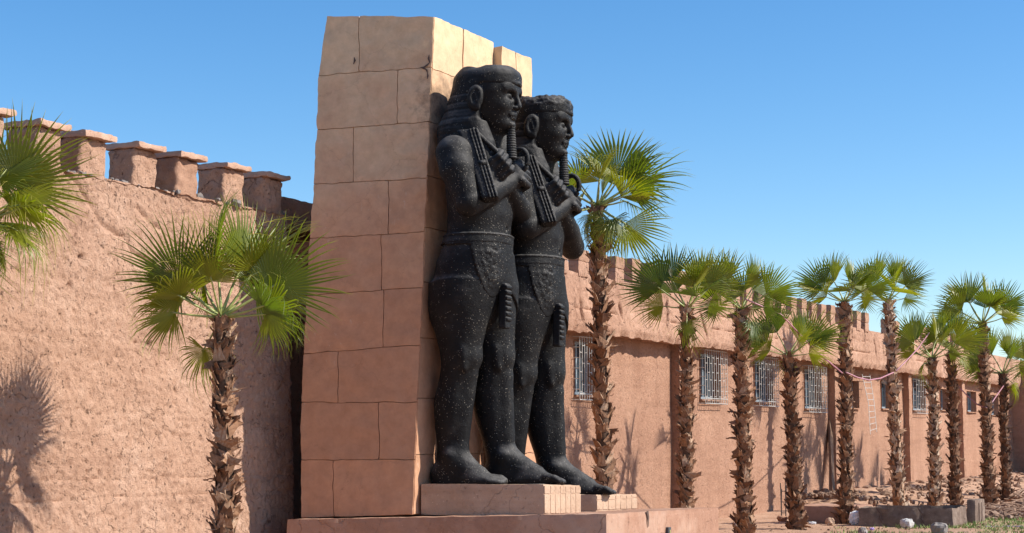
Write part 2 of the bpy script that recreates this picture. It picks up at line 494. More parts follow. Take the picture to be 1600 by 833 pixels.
def leaf_mat(name, base, tip, hue=.12):
    m, nt, p = new_mat(name)
    uv = nt.nodes.new('ShaderNodeUVMap')
    sep = nt.nodes.new('ShaderNodeSeparateXYZ'); nt.links.new(uv.outputs[0], sep.inputs[0])
    oi = nt.nodes.new('ShaderNodeObjectInfo')
    c = ramp(nt, [(0, tuple(x * 1.15 for x in base)), (.3, base), (.84, base), (.96, tip), (1, tip)], sep.outputs[0])
    seg = tex(nt, 'noise', 1.0, coords(nt, (0.01, 40, 1), 'UV'), Detail=1)
    c = mixc(nt, .4, c, ramp(nt, [(.3, (.45, .55, .35)), (.7, (1, 1, 1))], seg.outputs[0]), 'MULTIPLY')
    c = mixc(nt, .85, c, ramp(nt, [(0, (.30, .50, .75)), (.4, (.70, .85, .85)), (.75, (1, 1, .8)), (1, (1.0, .95, .6))], oi.outputs['Random']), 'MULTIPLY')
    nt.links.new(c, p.inputs['Base Color'])
    p.inputs['Roughness'].default_value = .38
    p.inputs['Specular IOR Level'].default_value = .55
    tr = nt.nodes.new('ShaderNodeBsdfTranslucent')
    tc = mixc(nt, 1.0, c, (1.15, 1.35, .35), 'MULTIPLY')
    nt.links.new(tc, tr.inputs[0])
    mx = nt.nodes.new('ShaderNodeMixShader'); mx.inputs[0].default_value = .42
    out = nt.nodes['Material Output']
    nt.links.new(p.outputs[0], mx.inputs[1]); nt.links.new(tr.outputs[0], mx.inputs[2]); nt.links.new(mx.outputs[0], out.inputs[0])
    return m
M['leaf'] = leaf_mat('palm_leaf', (.25, .25, .024), (.62, .50, .14))
M['petiole'] = simple('palm_petiole', (.30, .33, .10), .45)

def boot_mat():
    m, nt, p = new_mat('palm_boot')
    oi = nt.nodes.new('ShaderNodeObjectInfo')
    geo = nt.nodes.new('ShaderNodeNewGeometry')
    v = coords(nt, (1, 1, .25))
    n = tex(nt, 'noise', 40.0, v, Detail=4, Roughness=.7)
    n2 = tex(nt, 'noise', 9.0, coords(nt), Detail=2)
    f = math_(nt, 'ADD', math_(nt, 'MULTIPLY', n.outputs[0], .45), math_(nt, 'MULTIPLY', math_(nt, 'ADD', geo.outputs['Random Per Island'], oi.outputs['Random']), .27))
    c = ramp(nt, [(.25, (.045, .022, .012)), (.40, (.15, .07, .035)), (.58, (.30, .155, .08)), (.76, (.52, .40, .29))], f)
    nt.links.new(c, p.inputs['Base Color'])
    nt.links.new(bump(nt, n.outputs[0], .6, .01), p.inputs['Normal'])
    p.inputs['Roughness'].default_value = .8
    return m
M['boot'] = boot_mat()
M['trunk'] = simple('palm_trunk_fibre', (.10, .055, .032), .95, bumps=1.0, scale=30, var=.5)

def grass_mat():
    m, nt, p = new_mat('grass_blades')
    geo = nt.nodes.new('ShaderNodeNewGeometry')
    c = ramp(nt, [(0, (.10, .19, .03)), (.7, (.17, .26, .05)), (1, (.36, .34, .13))], geo.outputs['Random Per Island'])
    nt.links.new(c, p.inputs['Base Color']); p.inputs['Roughness'].default_value = .7
    return m
M['grass'] = grass_mat()
# ================================================================== GROUND
def ground():
    xs = np.concatenate([[-3000, -800, -200, -60, -25], np.arange(-12, 3, 1.0), np.arange(3, 22, .14), [24, 30, 45, 80, 250, 900, 3000]])
    ys = np.concatenate([[-3000, -500, -100, -20, 0, 8], np.arange(14, 28, 1.0), np.arange(28, 50, .16), np.arange(50, 66, .6), [70, 90, 140, 300, 900, 3000]])
    X, Y = np.meshgrid(xs, ys, indexing='ij')
    P = np.stack([X.ravel(), Y.ravel(), np.zeros(X.size)], 1)
    near = np.exp(-((P[:, 0] - 9) / 14) ** 4 - ((P[:, 1] - 38) / 18) ** 4)
    z = near * (fbm(P * .5, 3) * .035 + fbm(P * 3.1, 3) * .014)
    # spoil heap banked up along the foot of the long wall, right-hand half
    t = -(P[:, 0] - 6.6) * .454 - (P[:, 1] - 40.5) * .891
    off = (P[:, 0] - 6.6) * .891 - (P[:, 1] - 40.5) * .454
    heap = np.clip((-t + .6) / 2, 0, 1) * np.exp(-((off - .55) / 1.5) ** 2) * np.where(t > -30, 1, 0)
    z += heap * (.34 + .10 * fbm(P * 1.3, 2)) + heap * .07 * fbm(P * 4, 3)
    P[:, 2] = z
    o = link('ground', mesh_from('ground', P, grid_faces(len(xs), len(ys)), True), M['ground'])
    tag(o, kind='structure')
ground()

# ================================================================== LONG WALL
WO = np.array([6.6, 40.5, 0.0])
UT = np.array([-.454, -.891, 0.0]); UT /= np.linalg.norm(UT)
WN = np.array([.891, -.454, 0.0]); WN /= np.linalg.norm(WN)
UZ = np.array([0, 0, 1.0])
def W(t, off, z):
    t = np.asarray(t, float)[..., None]; off = np.asarray(off, float)[..., None]; z = np.asarray(z, float)[..., None]
    return WO + t * UT + off * WN + z * UZ
def wpix(px, py, off=0.0):
    p = on_plane(px, py, WO + WN * off, WN); return float(np.dot(p - WO, UT)), float(p[2])

FL = -.12                # front of the left-hand wall at its top
FO = .37                 # the parapet and the left-hand wall stand this far proud of the window wall

def wall_sheet(ts, zs, offf, res_amp=None):
    T, Z = np.meshgrid(ts, zs, indexing='ij')
    O = offf(T, Z)
    return W(T, O, Z).reshape(-1, 3)

# ---- left-hand wall (near the camera)
ZW = wpix(300, 308, FL)[1]
tE = wpix(471, 790, FL + .20)[0] + .02
left = root('earth_wall', W(tE + 4.5, 0, 0))
tag(left, 'tall rough mud wall on the left, topped by capped merlons, ending in a dark gap beside the pylon', 'wall')
def left_wall():
    r = .16
    s = np.concatenate([np.arange(0, 1.3, .06), 1.3 + np.arange(0, .26, .03), 1.56 + np.arange(0, 8.2, .022)])
    zs = np.arange(0, ZW + .02, .022)
    S, Z = np.meshgrid(s, zs, indexing='ij')
    # plan path: up the end face, round the corner, along the front
    T = np.where(S < 1.3, tE, np.where(S < 1.56, tE + r * (1 - np.cos((S - 1.3) / .26 * math.pi / 2)), tE + r + (S - 1.56)))
    O = np.where(S < 1.3, -1.3 - r + S + FL, np.where(S < 1.56, FL - r + r * np.sin((S - 1.3) / .26 * math.pi / 2), FL))
    nt_ = np.where(S < 1.3, -1, np.where(S < 1.56, -np.cos((S - 1.3) / .26 * math.pi / 2), 0))
    no_ = np.where(S < 1.3, 0, np.where(S < 1.56, np.sin((S - 1.3) / .26 * math.pi / 2), 1))
    P = np.stack([T.ravel(), Z.ravel(), O.ravel()], 1)
    n = .022 * fbm(P * .8, 3) + .009 * fbm(P * [3, 4.5, 3], 4, .65) - .006 * np.abs(fbm(P * [6, 5, 6], 3, .6))
    n += .010 * fbm(P * 14, 3, .6)
    n -= .035 * np.clip(fbm(P * [9, 8, 9] + 20, 3, .6) - .52, 0, .5)
    n += .012 * fbm(P * [24, 17, 24], 2, .6)
    pit = fbm(P * [7, 5, 7] + 50, 2); n -= .045 * np.clip(pit - .62, 0, .35) / .35
    # diagonal eroded furrows near the top, one long vertical one
    d1 = (P[:, 1] - (ZW - .07)) + (P[:, 0] - tE - 4.2) * -.62 + .12 * fbm(P * 2.2, 2)
    n -= .035 * np.exp(-(d1 / .035) ** 2) * ((P[:, 0] > tE + 2.7) & (P[:, 0] < tE + 4.3))
    d2 = (P[:, 1] - (ZW - .35)) + (P[:, 0] - tE - 2.9) * -.45 + .1 * fbm(P * 2.5 + 9, 2)
    n -= .025 * np.exp(-(d2 / .028) ** 2) * ((P[:, 0] > tE + 1.7) & (P[:, 0] < tE + 3.1))
    d3 = P[:, 0] - (tE + 2.62) + .10 * fbm(P * 1.8 + 3, 3)
    n -= .075 * np.exp(-(d3 / .045) ** 2) * np.clip((P[:, 1] - 2.65) * 3, 0, 1) * np.clip((3.5 - P[:, 1]) * 4, 0, 1)
    # faint horizontal lift lines of the rammed courses
    for k, zl in enumerate((1.02, 1.22, 1.95, 2.75, 3.35)):
        n -= (.013 if k < 2 else .005) * np.exp(-((P[:, 1] - zl + .03 * fbm(P * 1.1 + k, 2)) / .018) ** 2)
    n = n.reshape(S.shape)
    batter = (ZW - Z) * .05
    T = T + nt_ * (n + batter * .25); O = O + no_ * (n + batter)
    return W(T, O, Z).reshape(-1, 3), grid_faces(len(s), len(zs))
V, F = left_wall()
part('wall_face', V, F, M['mud'], left, True)
ts = np.arange(tE, tE + 8.3, .05); os_ = np.arange(-1.5, -.05, .05)
T, O = np.meshgrid(ts, os_, indexing='ij')
P = np.stack([T.ravel(), O.ravel(), T.ravel() * 0], 1)
Z = ZW + .03 * fbm(P * 3, 3).reshape(T.shape) + .02 * fbm(P * 12, 2).reshape(T.shape)
part('wall_top', W(T, O, Z).reshape(-1, 3), grid_faces(len(ts), len(os_)), M['mud'], left, True)
def scatter_rocks(cnt, posf, size, seed, squash=.6):
    rng = np.random.RandomState(seed); mb = MB()
    base, fc = lattice(2, 2, 2)
    b = base - .5; b = b / (np.linalg.norm(b, axis=1)[:, None] ** .7 + 1e-6)
    for i in range(cnt):
        s_ = size * rng.uniform(.4, 1.3) * (1 + (rng.rand() < .08))
        sc_ = np.array([rng.uniform(.7, 1.4), rng.uniform(.6, 1.1), rng.uniform(.4, .9) * squash / .6]) * s_
        v = b * sc_ + rng.normal(size=b.shape) * s_ * .07
        q = rng.uniform(0, 6.28); tl = rng.normal() * .35
        rz = np.array([[math.cos(q), -math.sin(q), 0], [math.sin(q), math.cos(q), 0], [0, 0, 1]])
        rx = np.array([[1, 0, 0], [0, math.cos(tl), -math.sin(tl)], [0, math.sin(tl), math.cos(tl)]])
        mb.add(v @ rx.T @ rz.T + posf(rng), fc)
    return mb
mb = scatter_rocks(260, lambda g: W(tE + g.uniform(.1, 7.5), g.uniform(-.4, -.1), ZW + g.uniform(0, .03)), .036, 3)
part('loose_stone', np.concatenate(mb.v), mb.f, M['tar'], left, kind='stuff')

caps = [(23, 170), (110, 190), (182, 214), (259, 234), (322, 247), (392, 265), (452, 275)]
tc0 = []
for i, (px, py) in enumerate(caps):
    t, z = wpix(px, py, FL + .08); tc0.append((t, z))
tc0 = [(tc0[0][0] + .85, tc0[0][1])] + tc0
ZC = float(np.mean([q[1] for q in tc0[1:]])); print('ZW', ZW, 'caps', [round(q[1], 2) for q in tc0])
for i, (t, z) in enumerate(tc0):
    rg = random.Random(i + 5)
    z = ZC + rg.uniform(-.02, .02)
    w_ = .42 + rg.uniform(-.03, .04)
    C = box_corners(W(t + .03, FL - .40, ZW - .05), UT * w_, WN * (.38 + rg.uniform(0, .03)), UZ * (z - .055 - ZW + .05))
    C[0][0][1] = C[0][0][1] + UT * rg.uniform(-.03, .03)
    V, F = rough_hexa(C, .03, .022, 8, .018)
    mer = part('merlon', V, F, M['mud'] if i != 5 else M['merlon_block'], left, True)
    if i == 7: mer['label'] = 'merlon nearest the pylon'
    C = box_corners(W(t - .04, FL - .46, z - .055), UT * (w_ + .09), WN * (.38 + .16), UZ * .062)
    V, F = rough_hexa(C, .04, .014, 9, .008)
    part('cap', V, F, M['cap'], mer, True)

# low block deepened into an added roof that darkens the gap beside the pylon
zl = on_plane(466, 309, W(tE, -.3, 0), WN)[2]
V, F = rough_hexa(box_corners(W(tE - 1.9, -1.9, zl - .42), UT * 1.95, WN * 1.5, UZ * .42), .08, .02, 5, .02)
part('gap_roof_block', V, F, M['plaster_wall'], left, True)
V, F = rough_hexa(box_corners(W(tE - 2.6, -2.2, 0), UT * 3.2, WN * .25, UZ * (zl - .1)), .25, .01, 5)
part('added_gap_wall', V, F, M['plaster_wall'], left)  # added backing wall that keeps the gap dark
V, F = rough_hexa(box_corners(W(tE - 2.6, -2.0, 0), UT * .25, WN * 1.9, UZ * (zl - .1)), .25, .01, 5)
part('added_gap_wall', V, F, M['plaster_wall'], left)  # added side wall, hidden behind the pylon, closing the gap to light
V, F = rough_hexa(box_corners(W(tE - .22, -.40, zl - .62), UT * .07, WN * .06, UZ * .42), .05, .01, 9)
part('splintered_plank', V, F, M['pale_wood'], left)

# ---- right-hand wall (beyond the statues)
T0, T1 = 19.0, -27.0
right = root('earth_wall', W(0, 0, 0))
tag(right, 'long receding pink earth wall with barred windows and a crenellated parapet behind the palm row', 'wall')
wins = [  # px x0,x1,y0,y1, kind
    (898, 931, 532, 622, 'cage'), (1095, 1126, 552, 628, 'cage'), (1180, 1207, 562, 632, 'cage'), (1258, 1283, 576, 642, 'cage'),
    (1327, 1342, 594, 637, 'plain'), (1378, 1393, 594, 638, 'plain'), (1427, 1446, 590, 644, 'cage'), (1470, 1481, 607, 640, 'plain'),
    (1512, 1525, 611, 643, 'plain'), (1549, 1560, 617, 648, 'plain')]
WR = []
for x0, x1, y0, y1, kd in wins:
    ta, za = wpix(x1, y0, .03); tb, zb = wpix(x0, y1, .03)
    if kd == 'cage': z0, z1 = 2.46, 3.34
    else: z0, z1 = 2.36, 3.12
    WR.append((ta, tb, zb if kd == 'plain' else zb + .06, za - .03, kd))
def eave_z(t):
    return 3.50 + .02 * math.sin(t * 1.7)
def brk(lo, hi, marks, step):
    ms = sorted(set([lo, hi] + [m for m in marks if lo < m < hi])); out = []
    for a_, b_ in zip(ms[:-1], ms[1:]):
        n = max(1, int(round((b_ - a_) / step))); out += list(np.linspace(a_, b_, n, endpoint=False))
    return np.array(out + [hi])
tm = [q for w_ in WR for q in w_[:2]]; zm = [q for w_ in WR for q in w_[2:4]]
ts = brk(T1, T0, tm, .16); zs = brk(-.2, 3.62, zm, .12)
T, Z = np.meshgrid(ts, zs, indexing='ij')
P = np.stack([T.ravel(), Z.ravel(), T.ravel() * 0], 1)
O = (.02 * fbm(P * .7, 3)).reshape(T.shape)
tcn = (ts[:-1] + ts[1:])[:, None] / 2; zcn = (zs[:-1] + zs[1:])[None, :] / 2
skip = np.zeros((len(ts) - 1, len(zs) - 1), bool)
for w_ in WR: skip |= (tcn > w_[0]) & (tcn < w_[1]) & (zcn > w_[2]) & (zcn < w_[3])
part('wall_face', W(T, O, Z).reshape(-1, 3), grid_faces(len(ts), len(zs), skip), M['plaster_wall'], right, True)

def window(i, w_):
    ta, tb, z0, z1, kd = w_
    mb = MB(); D = .22
    # reveal: four jambs plus a dim back
    q = [W(ta, .03, z0), W(tb, .03, z0), W(tb, .03, z1), W(ta, .03, z1)]
    b = [W(ta, -D, z0), W(tb, -D, z0), W(tb, -D, z1), W(ta, -D, z1)]
    mb.add(q + b, [(0, 1, 5, 4), (1, 2, 6, 5), (2, 3, 7, 6), (3, 0, 4, 7)])
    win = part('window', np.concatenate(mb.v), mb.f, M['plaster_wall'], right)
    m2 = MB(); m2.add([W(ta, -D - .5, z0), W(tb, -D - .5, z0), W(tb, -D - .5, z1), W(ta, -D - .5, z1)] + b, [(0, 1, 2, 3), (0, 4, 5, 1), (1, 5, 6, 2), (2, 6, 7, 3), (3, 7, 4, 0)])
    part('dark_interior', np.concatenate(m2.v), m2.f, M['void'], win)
    ax = [UT, WN, UZ]
    fr = MB(); cw = tb - ta
    for tt in (ta + .03, (ta + tb) / 2, tb - .03): fr.box(W(tt, -D + .05, (z0 + z1) / 2), .055, .05, z1 - z0 - .01, ax)
    for zz in (z0 + .03, z1 - .03): fr.box(W((ta + tb) / 2, -D + .053, zz), cw - .01, .045, .05, ax)
    part('frame', np.concatenate(fr.v), fr.f, M['blue_frame'], win)
    pn = MB()
    pn.box(W((ta + tb) / 2, -D + .03, (z0 + z1) / 2), cw - .04, .008, z1 - z0 - .04, ax)
    part('pane', np.concatenate(pn.v), pn.f, M['glass'], win)
    sl = MB().box(W((ta + tb) / 2, .04, z0 - .02), cw + .02, .05, .03, ax)
    part('sill', np.concatenate(sl.v), sl.f, M['plaster_wall'], win)
    if kd == 'cage':
        g = MB(); r_ = .0062; off = .15
        a0, a1, h0, h1 = ta - .05, tb + .05, z0 - .09, z1 + .05
        n = 11 if i != 6 else 9
        tt = np.linspace(a0, a1, n)
        for k, t_ in enumerate(tt):
            bow = .035 * math.sin(math.pi * k / (n - 1))
            g.tube([W(t_, off, h0), W(t_, off, h1 + bow)], r_, 4)
        for k in range(n - 1):
            hs = (.13, .44, .75) if k % 2 else (.24, .58, .86)
            for h in hs:
                z_ = h0 + (h1 - h0) * h
                g.tube([W(tt[k], off, z_), W(tt[k + 1], off, z_)], r_ * 1.1, 4)
        for z_ in (h0, h0 + .1, h1): g.tube([W(a0, off, z_), W(a1, off, z_)], r_ * 1.5, 4)
        for t_ in (a0, a1):
            for z_ in (h0, h1): g.tube([W(t_, off, z_), W(t_, -.01, z_)], r_ * 1.4, 4)
            for z_ in np.linspace(h0, h1, 7)[1:-1]: g.tube([W(t_, off, z_), W(t_, -.01, z_)], r_, 4)
        for k in range(1, n - 1): g.tube([W(tt[k], off, h0), W(tt[k], 0, h0)], r_, 4)
        part('grille', np.concatenate(g.v), g.f, M['white_metal'], win)
for i, w_ in enumerate(WR): window(i, w_)

# pilasters
for px in (1060, 1304, 1420, 1504):
    t = wpix(px, 700, .14)[0]
    wd = .34 if px != 1060 else .30
    C = box_corners(W(t - wd, -.02, -.1), UT * wd, WN * .20, UZ * 3.62)
    V, F = rough_hexa(C, .12, .012, 5, .01)
    part('pilaster', V, F, M['plaster_wall'], right, True)

# parapet: front face with eroded foot, soffit, top
ts = np.concatenate([np.arange(T1, -8, .07), np.arange(-8, T0, .035)]); zs = np.arange(3.44, 4.43, .035)
T, Z = np.meshgrid(ts, zs, indexing='ij')
P = np.stack([T.ravel(), Z.ravel(), T.ravel() * 0], 1)
n = .022 * fbm(P * 1.1, 3) + .014 * fbm(P * [5, 4, 5], 4, .6) + .010 * fbm(P * 15, 2)
# slanting and upright erosion furrows
rng = np.random.RandomState(4)
mrk = []
for k in range(46):
    tk = 18.5 - k * .97 + rng.uniform(-.25, .25); sl_ = rng.choice([-.75, -.35, -.15, 0, .1]); zc = rng.uniform(3.75, 4.25); hl = rng.uniform(.18, .42)
    d = P[:, 0] - tk - sl_ * (P[:, 1] - 3.9) * -1 + .05 * fbm(P * 4 + k, 2)
    n -= .09 * np.exp(-(d / .026) ** 2) * np.clip((hl - np.abs(P[:, 1] - zc)) * 8, 0, 1)
for zl in (3.82, 4.12): n -= .035 * np.exp(-((P[:, 1] - zl + .03 * fbm(P * 1.3, 2)) / .015) ** 2) * (np.sin(P[:, 0] * 1.9 + zl) > -.2)
n = n.reshape(T.shape)
foot = np.clip((3.56 - Z) / .12, 0, 1)
O = FO - .02 + n - foot * .05 * (1 + .8 * fbm(P * [6, 1, 1], 2).reshape(T.shape))
Zr = Z + foot * .045 * fbm(np.stack([T.ravel() * 3.3, T.ravel() * 0, T.ravel() * 0], 1), 3).reshape(T.shape)
Zr += np.clip((Z - 4.3) / .13, 0, 1) * .03 * fbm(np.stack([T.ravel() * 2.3, T.ravel() * 0 + 4, T.ravel() * 0], 1), 3).reshape(T.shape)
# the stretch past the tall merlon group is a little lower
part('parapet_face', W(T, O, Zr).reshape(-1, 3), grid_faces(len(ts), len(zs)), M['parapet'], right, True)
Ob = np.stack([O[:, 0] - .0, O[:, 0] * 0 - .02], 1); Zb = np.stack([Zr[:, 0], Zr[:, 0] + .03], 1); Tb = np.stack([ts, ts], 1)
part('soffit', W(Tb, Ob, Zb).reshape(-1, 3), grid_faces(len(ts), 2), M['plaster_wall'], right)
Ob = np.stack([O[:, -1] - .0, O[:, -1] - .1, O[:, -1] * 0 - .3], 1); Zb = np.stack([Zr[:, -1], Zr[:, -1] + .02, Zr[:, -1] + .02], 1); Tb = np.stack([ts] * 3, 1)
part('parapet_top', W(Tb, Ob, Zb).reshape(-1, 3), grid_faces(len(ts), 3), M['cap'], right, True)
# merlons: two stacked blocks each
t_first = wpix(904, 402, FO)[0] ; t_next = wpix(988, 428, FO)[0]
pitch = (t_first - t_next) / 3.0
tl = t_first + 2 * pitch
t_gap0 = wpix(1364, 505, FO)[0]; t_gap1 = wpix(1378, 505, FO)[0]
k = 0; t = tl
while t > T1 + 1:
    rg = random.Random(k * 7 + 1)
    ingap = (t_gap1 - .1 < t < t_gap0 + .15) or (wpix(1404, 520, FO)[0] > t > wpix(1425, 520, FO)[0])
    if not ingap and not (t < wpix(1552, 560, FO)[0]):
        w_ = .40 + rg.uniform(-.03, .03); top = 4.86 + rg.uniform(-.025, .025); mid = 4.62 + rg.uniform(-.03, .03)
        dp = .21
        C = box_corners(W(t - w_, FO - dp, 4.36), UT * w_, WN * (dp + .005), UZ * (mid - 4.36))
        V, F = rough_hexa(C, .045, .012, 9, .012)
        mer = part('merlon', V, F, M['parapet'], right, True)
        sh = rg.uniform(-.012, .012)
        C = box_corners(W(t - w_ - .008 + sh, FO - dp - .01, mid - .004), UT * (w_ + .016), WN * (dp + .02), UZ * (top - mid))
        V, F = rough_hexa(C, .045, .011, 9, .012)
        part('block', V, F, M['merlon_block'], mer, True)
    t -= pitch; k += 1

# wing wall closing the view on the right
tw = wpix(1583, 700, 0)[0]
wing = root('earth_wall', W(tw, 4, 0))
tag(wing, 'shaded cross wall jutting out at the far right end of the long wall', 'wall')
V, F = rough_hexa(box_corners(W(tw - .8, -.1, -.2), UT * .8, WN * 9, UZ * 4.15), .2, .03, 3, .02)
part('wall_face', V, F, M['plaster_wall'], wing, True)

# ================================================================== PLATFORM, PYLONS, PEDESTALS
FD = np.array([.978, -.208, 0]); FD /= np.linalg.norm(FD)     # way the shaded flanks run
AD = np.array([.454, .891, 0]); AD /= np.linalg.norm(AD)      # along the row of statues
NP = on_z(645, 804, .75)                                      # near foot corner of the first pylon
PB = on_plane(948, 803, NP - AD * .4, np.cross(FD, UZ))
PA = on_plane(448, 812, NP - AD * .4, np.cross(FD, UZ))
PC = on_plane(1123, 793, PB, np.cross(AD, UZ))
def plat_z(p):
    a_ = np.dot(p - PB, -FD) / np.linalg.norm(PA - PB); b_ = np.dot(p - PB, AD) / np.linalg.norm(PC - PB)
    return PB[2] + (PA[2] - PB[2]) * a_ + (PC[2] - PB[2]) * b_
plat = root('platform', [PB[0] - 1, PB[1] + 1, 0])
tag(plat, 'low rendered platform carrying the statues and the pylon, chipped along its edge', 'platform')
LA = np.dot(PA - PB, -FD); LC = np.dot(PC - PB, AD)
def tri_corners(A_, B_, C_, z0):
    D_ = A_ + (C_ - B_)
    lo = lambda p: np.array([p[0], p[1], z0])
    return [[[lo(A_), A_], [lo(D_), D_]], [[lo(B_), B_], [lo(C_), C_]]]
C = tri_corners(PA, PB, PC, -.2)
V, F = rough_hexa(C, .05, .008, 5, .006, maxn=110)
# a split and chips in the front end
def crack(V, t_, dep, wid, z0, z1, base=PB, d=AD, n=np.cross(AD, UZ)):
    s_ = (V - base) @ d - t_ + .02 * np.sin(V[:, 2] * 30)
    m_ = np.exp(-(s_ / wid) ** 2) * (V[:, 2] > z0) * (V[:, 2] < z1) * (np.abs((V - base) @ n) < .12)
    return V - n * (m_ * dep)[:, None]
part('base', V, F, M['platform'], plat, False)
ax = [AD, np.cross(AD, UZ), UZ]
nE = np.cross(AD, UZ)
# recessed dark split near the middle of the lit end, and one on the flank
tcr = float(np.dot(on_plane(1011, 800, PB, nE) - PB, AD))
def crack_strip(p0, pts, wd, nrm, along, parent, mat):
    V = []; F = []
    for i, (s_, z_) in enumerate(pts):
        w_ = wd * (1 - i / len(pts)) + .004
        c = p0 + along * s_ + UZ * z_ + nrm * .0125
        V += [c - along * w_, c + along * w_]
    for i in range(len(pts) - 1): F.append((2 * i, 2 * i + 1, 2 * i + 3, 2 * i + 2))
    part('crack', V, F, mat, parent)
pz = PB + AD * tcr; pz[2] = plat_z(pz)
crack_strip(pz, [(-.02, .0), (.0, -.04), (.015, -.08), (.01, -.13), (.02, -.19)], .032, nE, AD, plat, M['void'])
bx = on_plane(1042, 832, PB, nE)
mb = MB().box(bx + nE * .02, .085, .04, .13, ax); part('socket_box', np.concatenate(mb.v), mb.f, M['box_dark'], plat)
sb = [o for o in bpy.data.objects if o.name == 'socket_box'][0]; ORG[sb.name] = ORG[plat.name]
mb = MB().box(bx + nE * .043 + UZ * .01, .014, .006, .045, ax); part('plug_mark', np.concatenate(mb.v), mb.f, M['yellow'], sb)

# pylons -----------------------------------------------------------
def face_block(P00, P10, P11, P01, nrm, gap, dep, seed, rough=.008, mat=None, parent=None, name='stone_block', edge=None):
    """a slab on a face: corners in order left-bottom, right-bottom, right-top, left-top; nrm outward"""
    q = [np.asarray(p, float) for p in (P00, P10, P11, P01)]
    c = sum(q) / 4
    e1 = (q[1] - q[0]) / np.linalg.norm(q[1] - q[0]); e2 = UZ
    g = gap / 2
    q = [q[0] + e1 * g + e2 * g, q[1] - e1 * g + e2 * g, q[2] - e1 * g - e2 * g, q[3] + e1 * g - e2 * g]
    C = [[[q[0] - nrm * dep, q[3] - nrm * dep], [q[0], q[3]]], [[q[1] - nrm * dep, q[2] - nrm * dep], [q[1], q[2]]]]
    V, F = rough_hexa(C, .06, rough, 5.5, .003)
    return part(name, V, F, mat or M['pylon'], parent, True)

def lerp(a_, b_, f): return a_ + (b_ - a_) * f
pyl = root('pylon', NP - FD * .7 + AD * .8)
tag(pyl, 'tall battered plaster pylon with a broad shaded flank, behind the nearer black statue', 'pylon')
bigN = -np.cross(UZ, FD) * -1.0
bigN = np.array([FD[1], -FD[0], 0]); bigN = bigN if bigN[1] < 0 else -bigN
NPt = None
best = 1e9
for b in np.arange(.3, .8, .01):                       # batter of the flank
    p = NP + AD * b; q = on_depth(678, 25, p[1])
    if abs(q[0] - p[0]) < best: best = abs(q[0] - p[0]); NPt = np.array([p[0], p[1], q[2]])
ZT = NPt[2]
def left_at(py):  # left silhouette of the flank
    xs = [470, 470, 481, 490, 497, 504, 510]; ys = [812, 640, 400, 300, 118, 60, 25]
    return float(np.interp(-py, [-y for y in ys], xs))
# the flank plane runs through NP, NPt and holds FD
plN = np.cross(FD, NPt - NP); plN /= np.linalg.norm(plN); plN = plN if plN[1] < 0 else -plN
def flank(px, py): return on_plane(px, py, NP, plN)
def right_at(py): return 645 + (678 - 645) * (804 - py) / (804 - 25)
rows = [  # y at left, y at right of each joint from the top, and where the upright joint falls
    (25, 25), (118, 105), (203, 190), (288, 278), (373, 362), (462, 449), (553, 539), (629, 628), (719, 718), (809, 805)]
vj = [561, 621, 552, 607, 596, 599, 528, 592, 521]
for k in range(9):
    (yl0, yr0), (yl1, yr1) = rows[k], rows[k + 1]
    def pt(px, f):  # f=0 upper joint, 1 lower joint
        L = left_at((yl0, yl1)[f]); Rr = right_at((yr0, yr1)[f]); y = lerp((yl0, yl1)[f], (yr0, yr1)[f], (px - L) / (Rr - L)); return flank(px, y)
    Lt, Lb, Rt, Rb = left_at(yl0), left_at(yl1), right_at(yr0), right_at(yr1)
    for a0, a1, b0, b1 in ((Lt, vj[k], Lb, vj[k]), (vj[k], Rt, vj[k], Rb)):
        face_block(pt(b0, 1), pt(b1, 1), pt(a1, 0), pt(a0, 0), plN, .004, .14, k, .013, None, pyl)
def scar(pts, wd, par):
    V = []; F = []
    for i, (px, py, w_) in enumerate(pts):
        p = flank(px, py) + plN * .016; V += [p - FD * w_ * wd, p + FD * w_ * wd]
    for i in range(len(pts) - 1): F.append((2 * i, 2 * i + 1, 2 * i + 3, 2 * i + 2))
    part('crack', V, F, M['void'], par)
scar([(671, 86, .2), (670, 92, 1), (672, 98, .6), (666, 104, 1.6), (660, 106, 2.4), (667, 110, 1), (669, 116, .2)], .013, pyl)
scar([(668, 114, .2), (669, 119, 1), (668, 124, .3)], .012, pyl)
scar([(554, 90, .3), (555, 95, 1.2), (553, 101, .4)], .012, pyl)
# core (slightly inside the slabs), narrow face slabs
sideN = np.array([.891, -.454, 0]); sideN /= np.linalg.norm(sideN)
inn = -plN * .024
backL0 = flank(470, 809); backLt = flank(510, 25)
U1 = 1.60
def narrow(u, f, off=0.0):  # u metres along the statue side, f 0 foot..1 top
    b = lerp(NP, NPt, f); return b + AD * (u * lerp(1.12, 1.0, f)) + sideN * off
cb0, cb1 = NP + AD * 1.9, NPt + AD * U1
C = [[[backL0 + inn + FD * .02, backLt + inn + FD * .02 - UZ * .012], [backL0 + AD * 1.9, backLt + AD * U1 - UZ * .012]],
     [[NP + inn - sideN * .024, NPt + inn - sideN * .024 - UZ * .012], [cb0 - sideN * .024, cb1 - sideN * .024 - UZ * .012]]]
V, F = rough_hexa(C, .2, .003, 3)
part('core', V, F, M['pylon'], pyl)
fr = [0, .115, .225, .345, .455, .565, .67, .78, .89, 1.0]
for k in range(9):
    f0, f1 = fr[k], fr[k + 1]
    js = [.012, .62 + .12 * ((k * 5) % 3), U1] if k < 8 else [.012, .78, U1]
    for a0, a1 in zip(js[:-1], js[1:]):
        off = .012 if (k == 8 and a0 > .5) else 0
        face_block(narrow(a0, f0, off), narrow(a1, f0, off), narrow(a1, f1, off), narrow(a0, f1, off), sideN, .004, .13, k, .012, None, pyl)

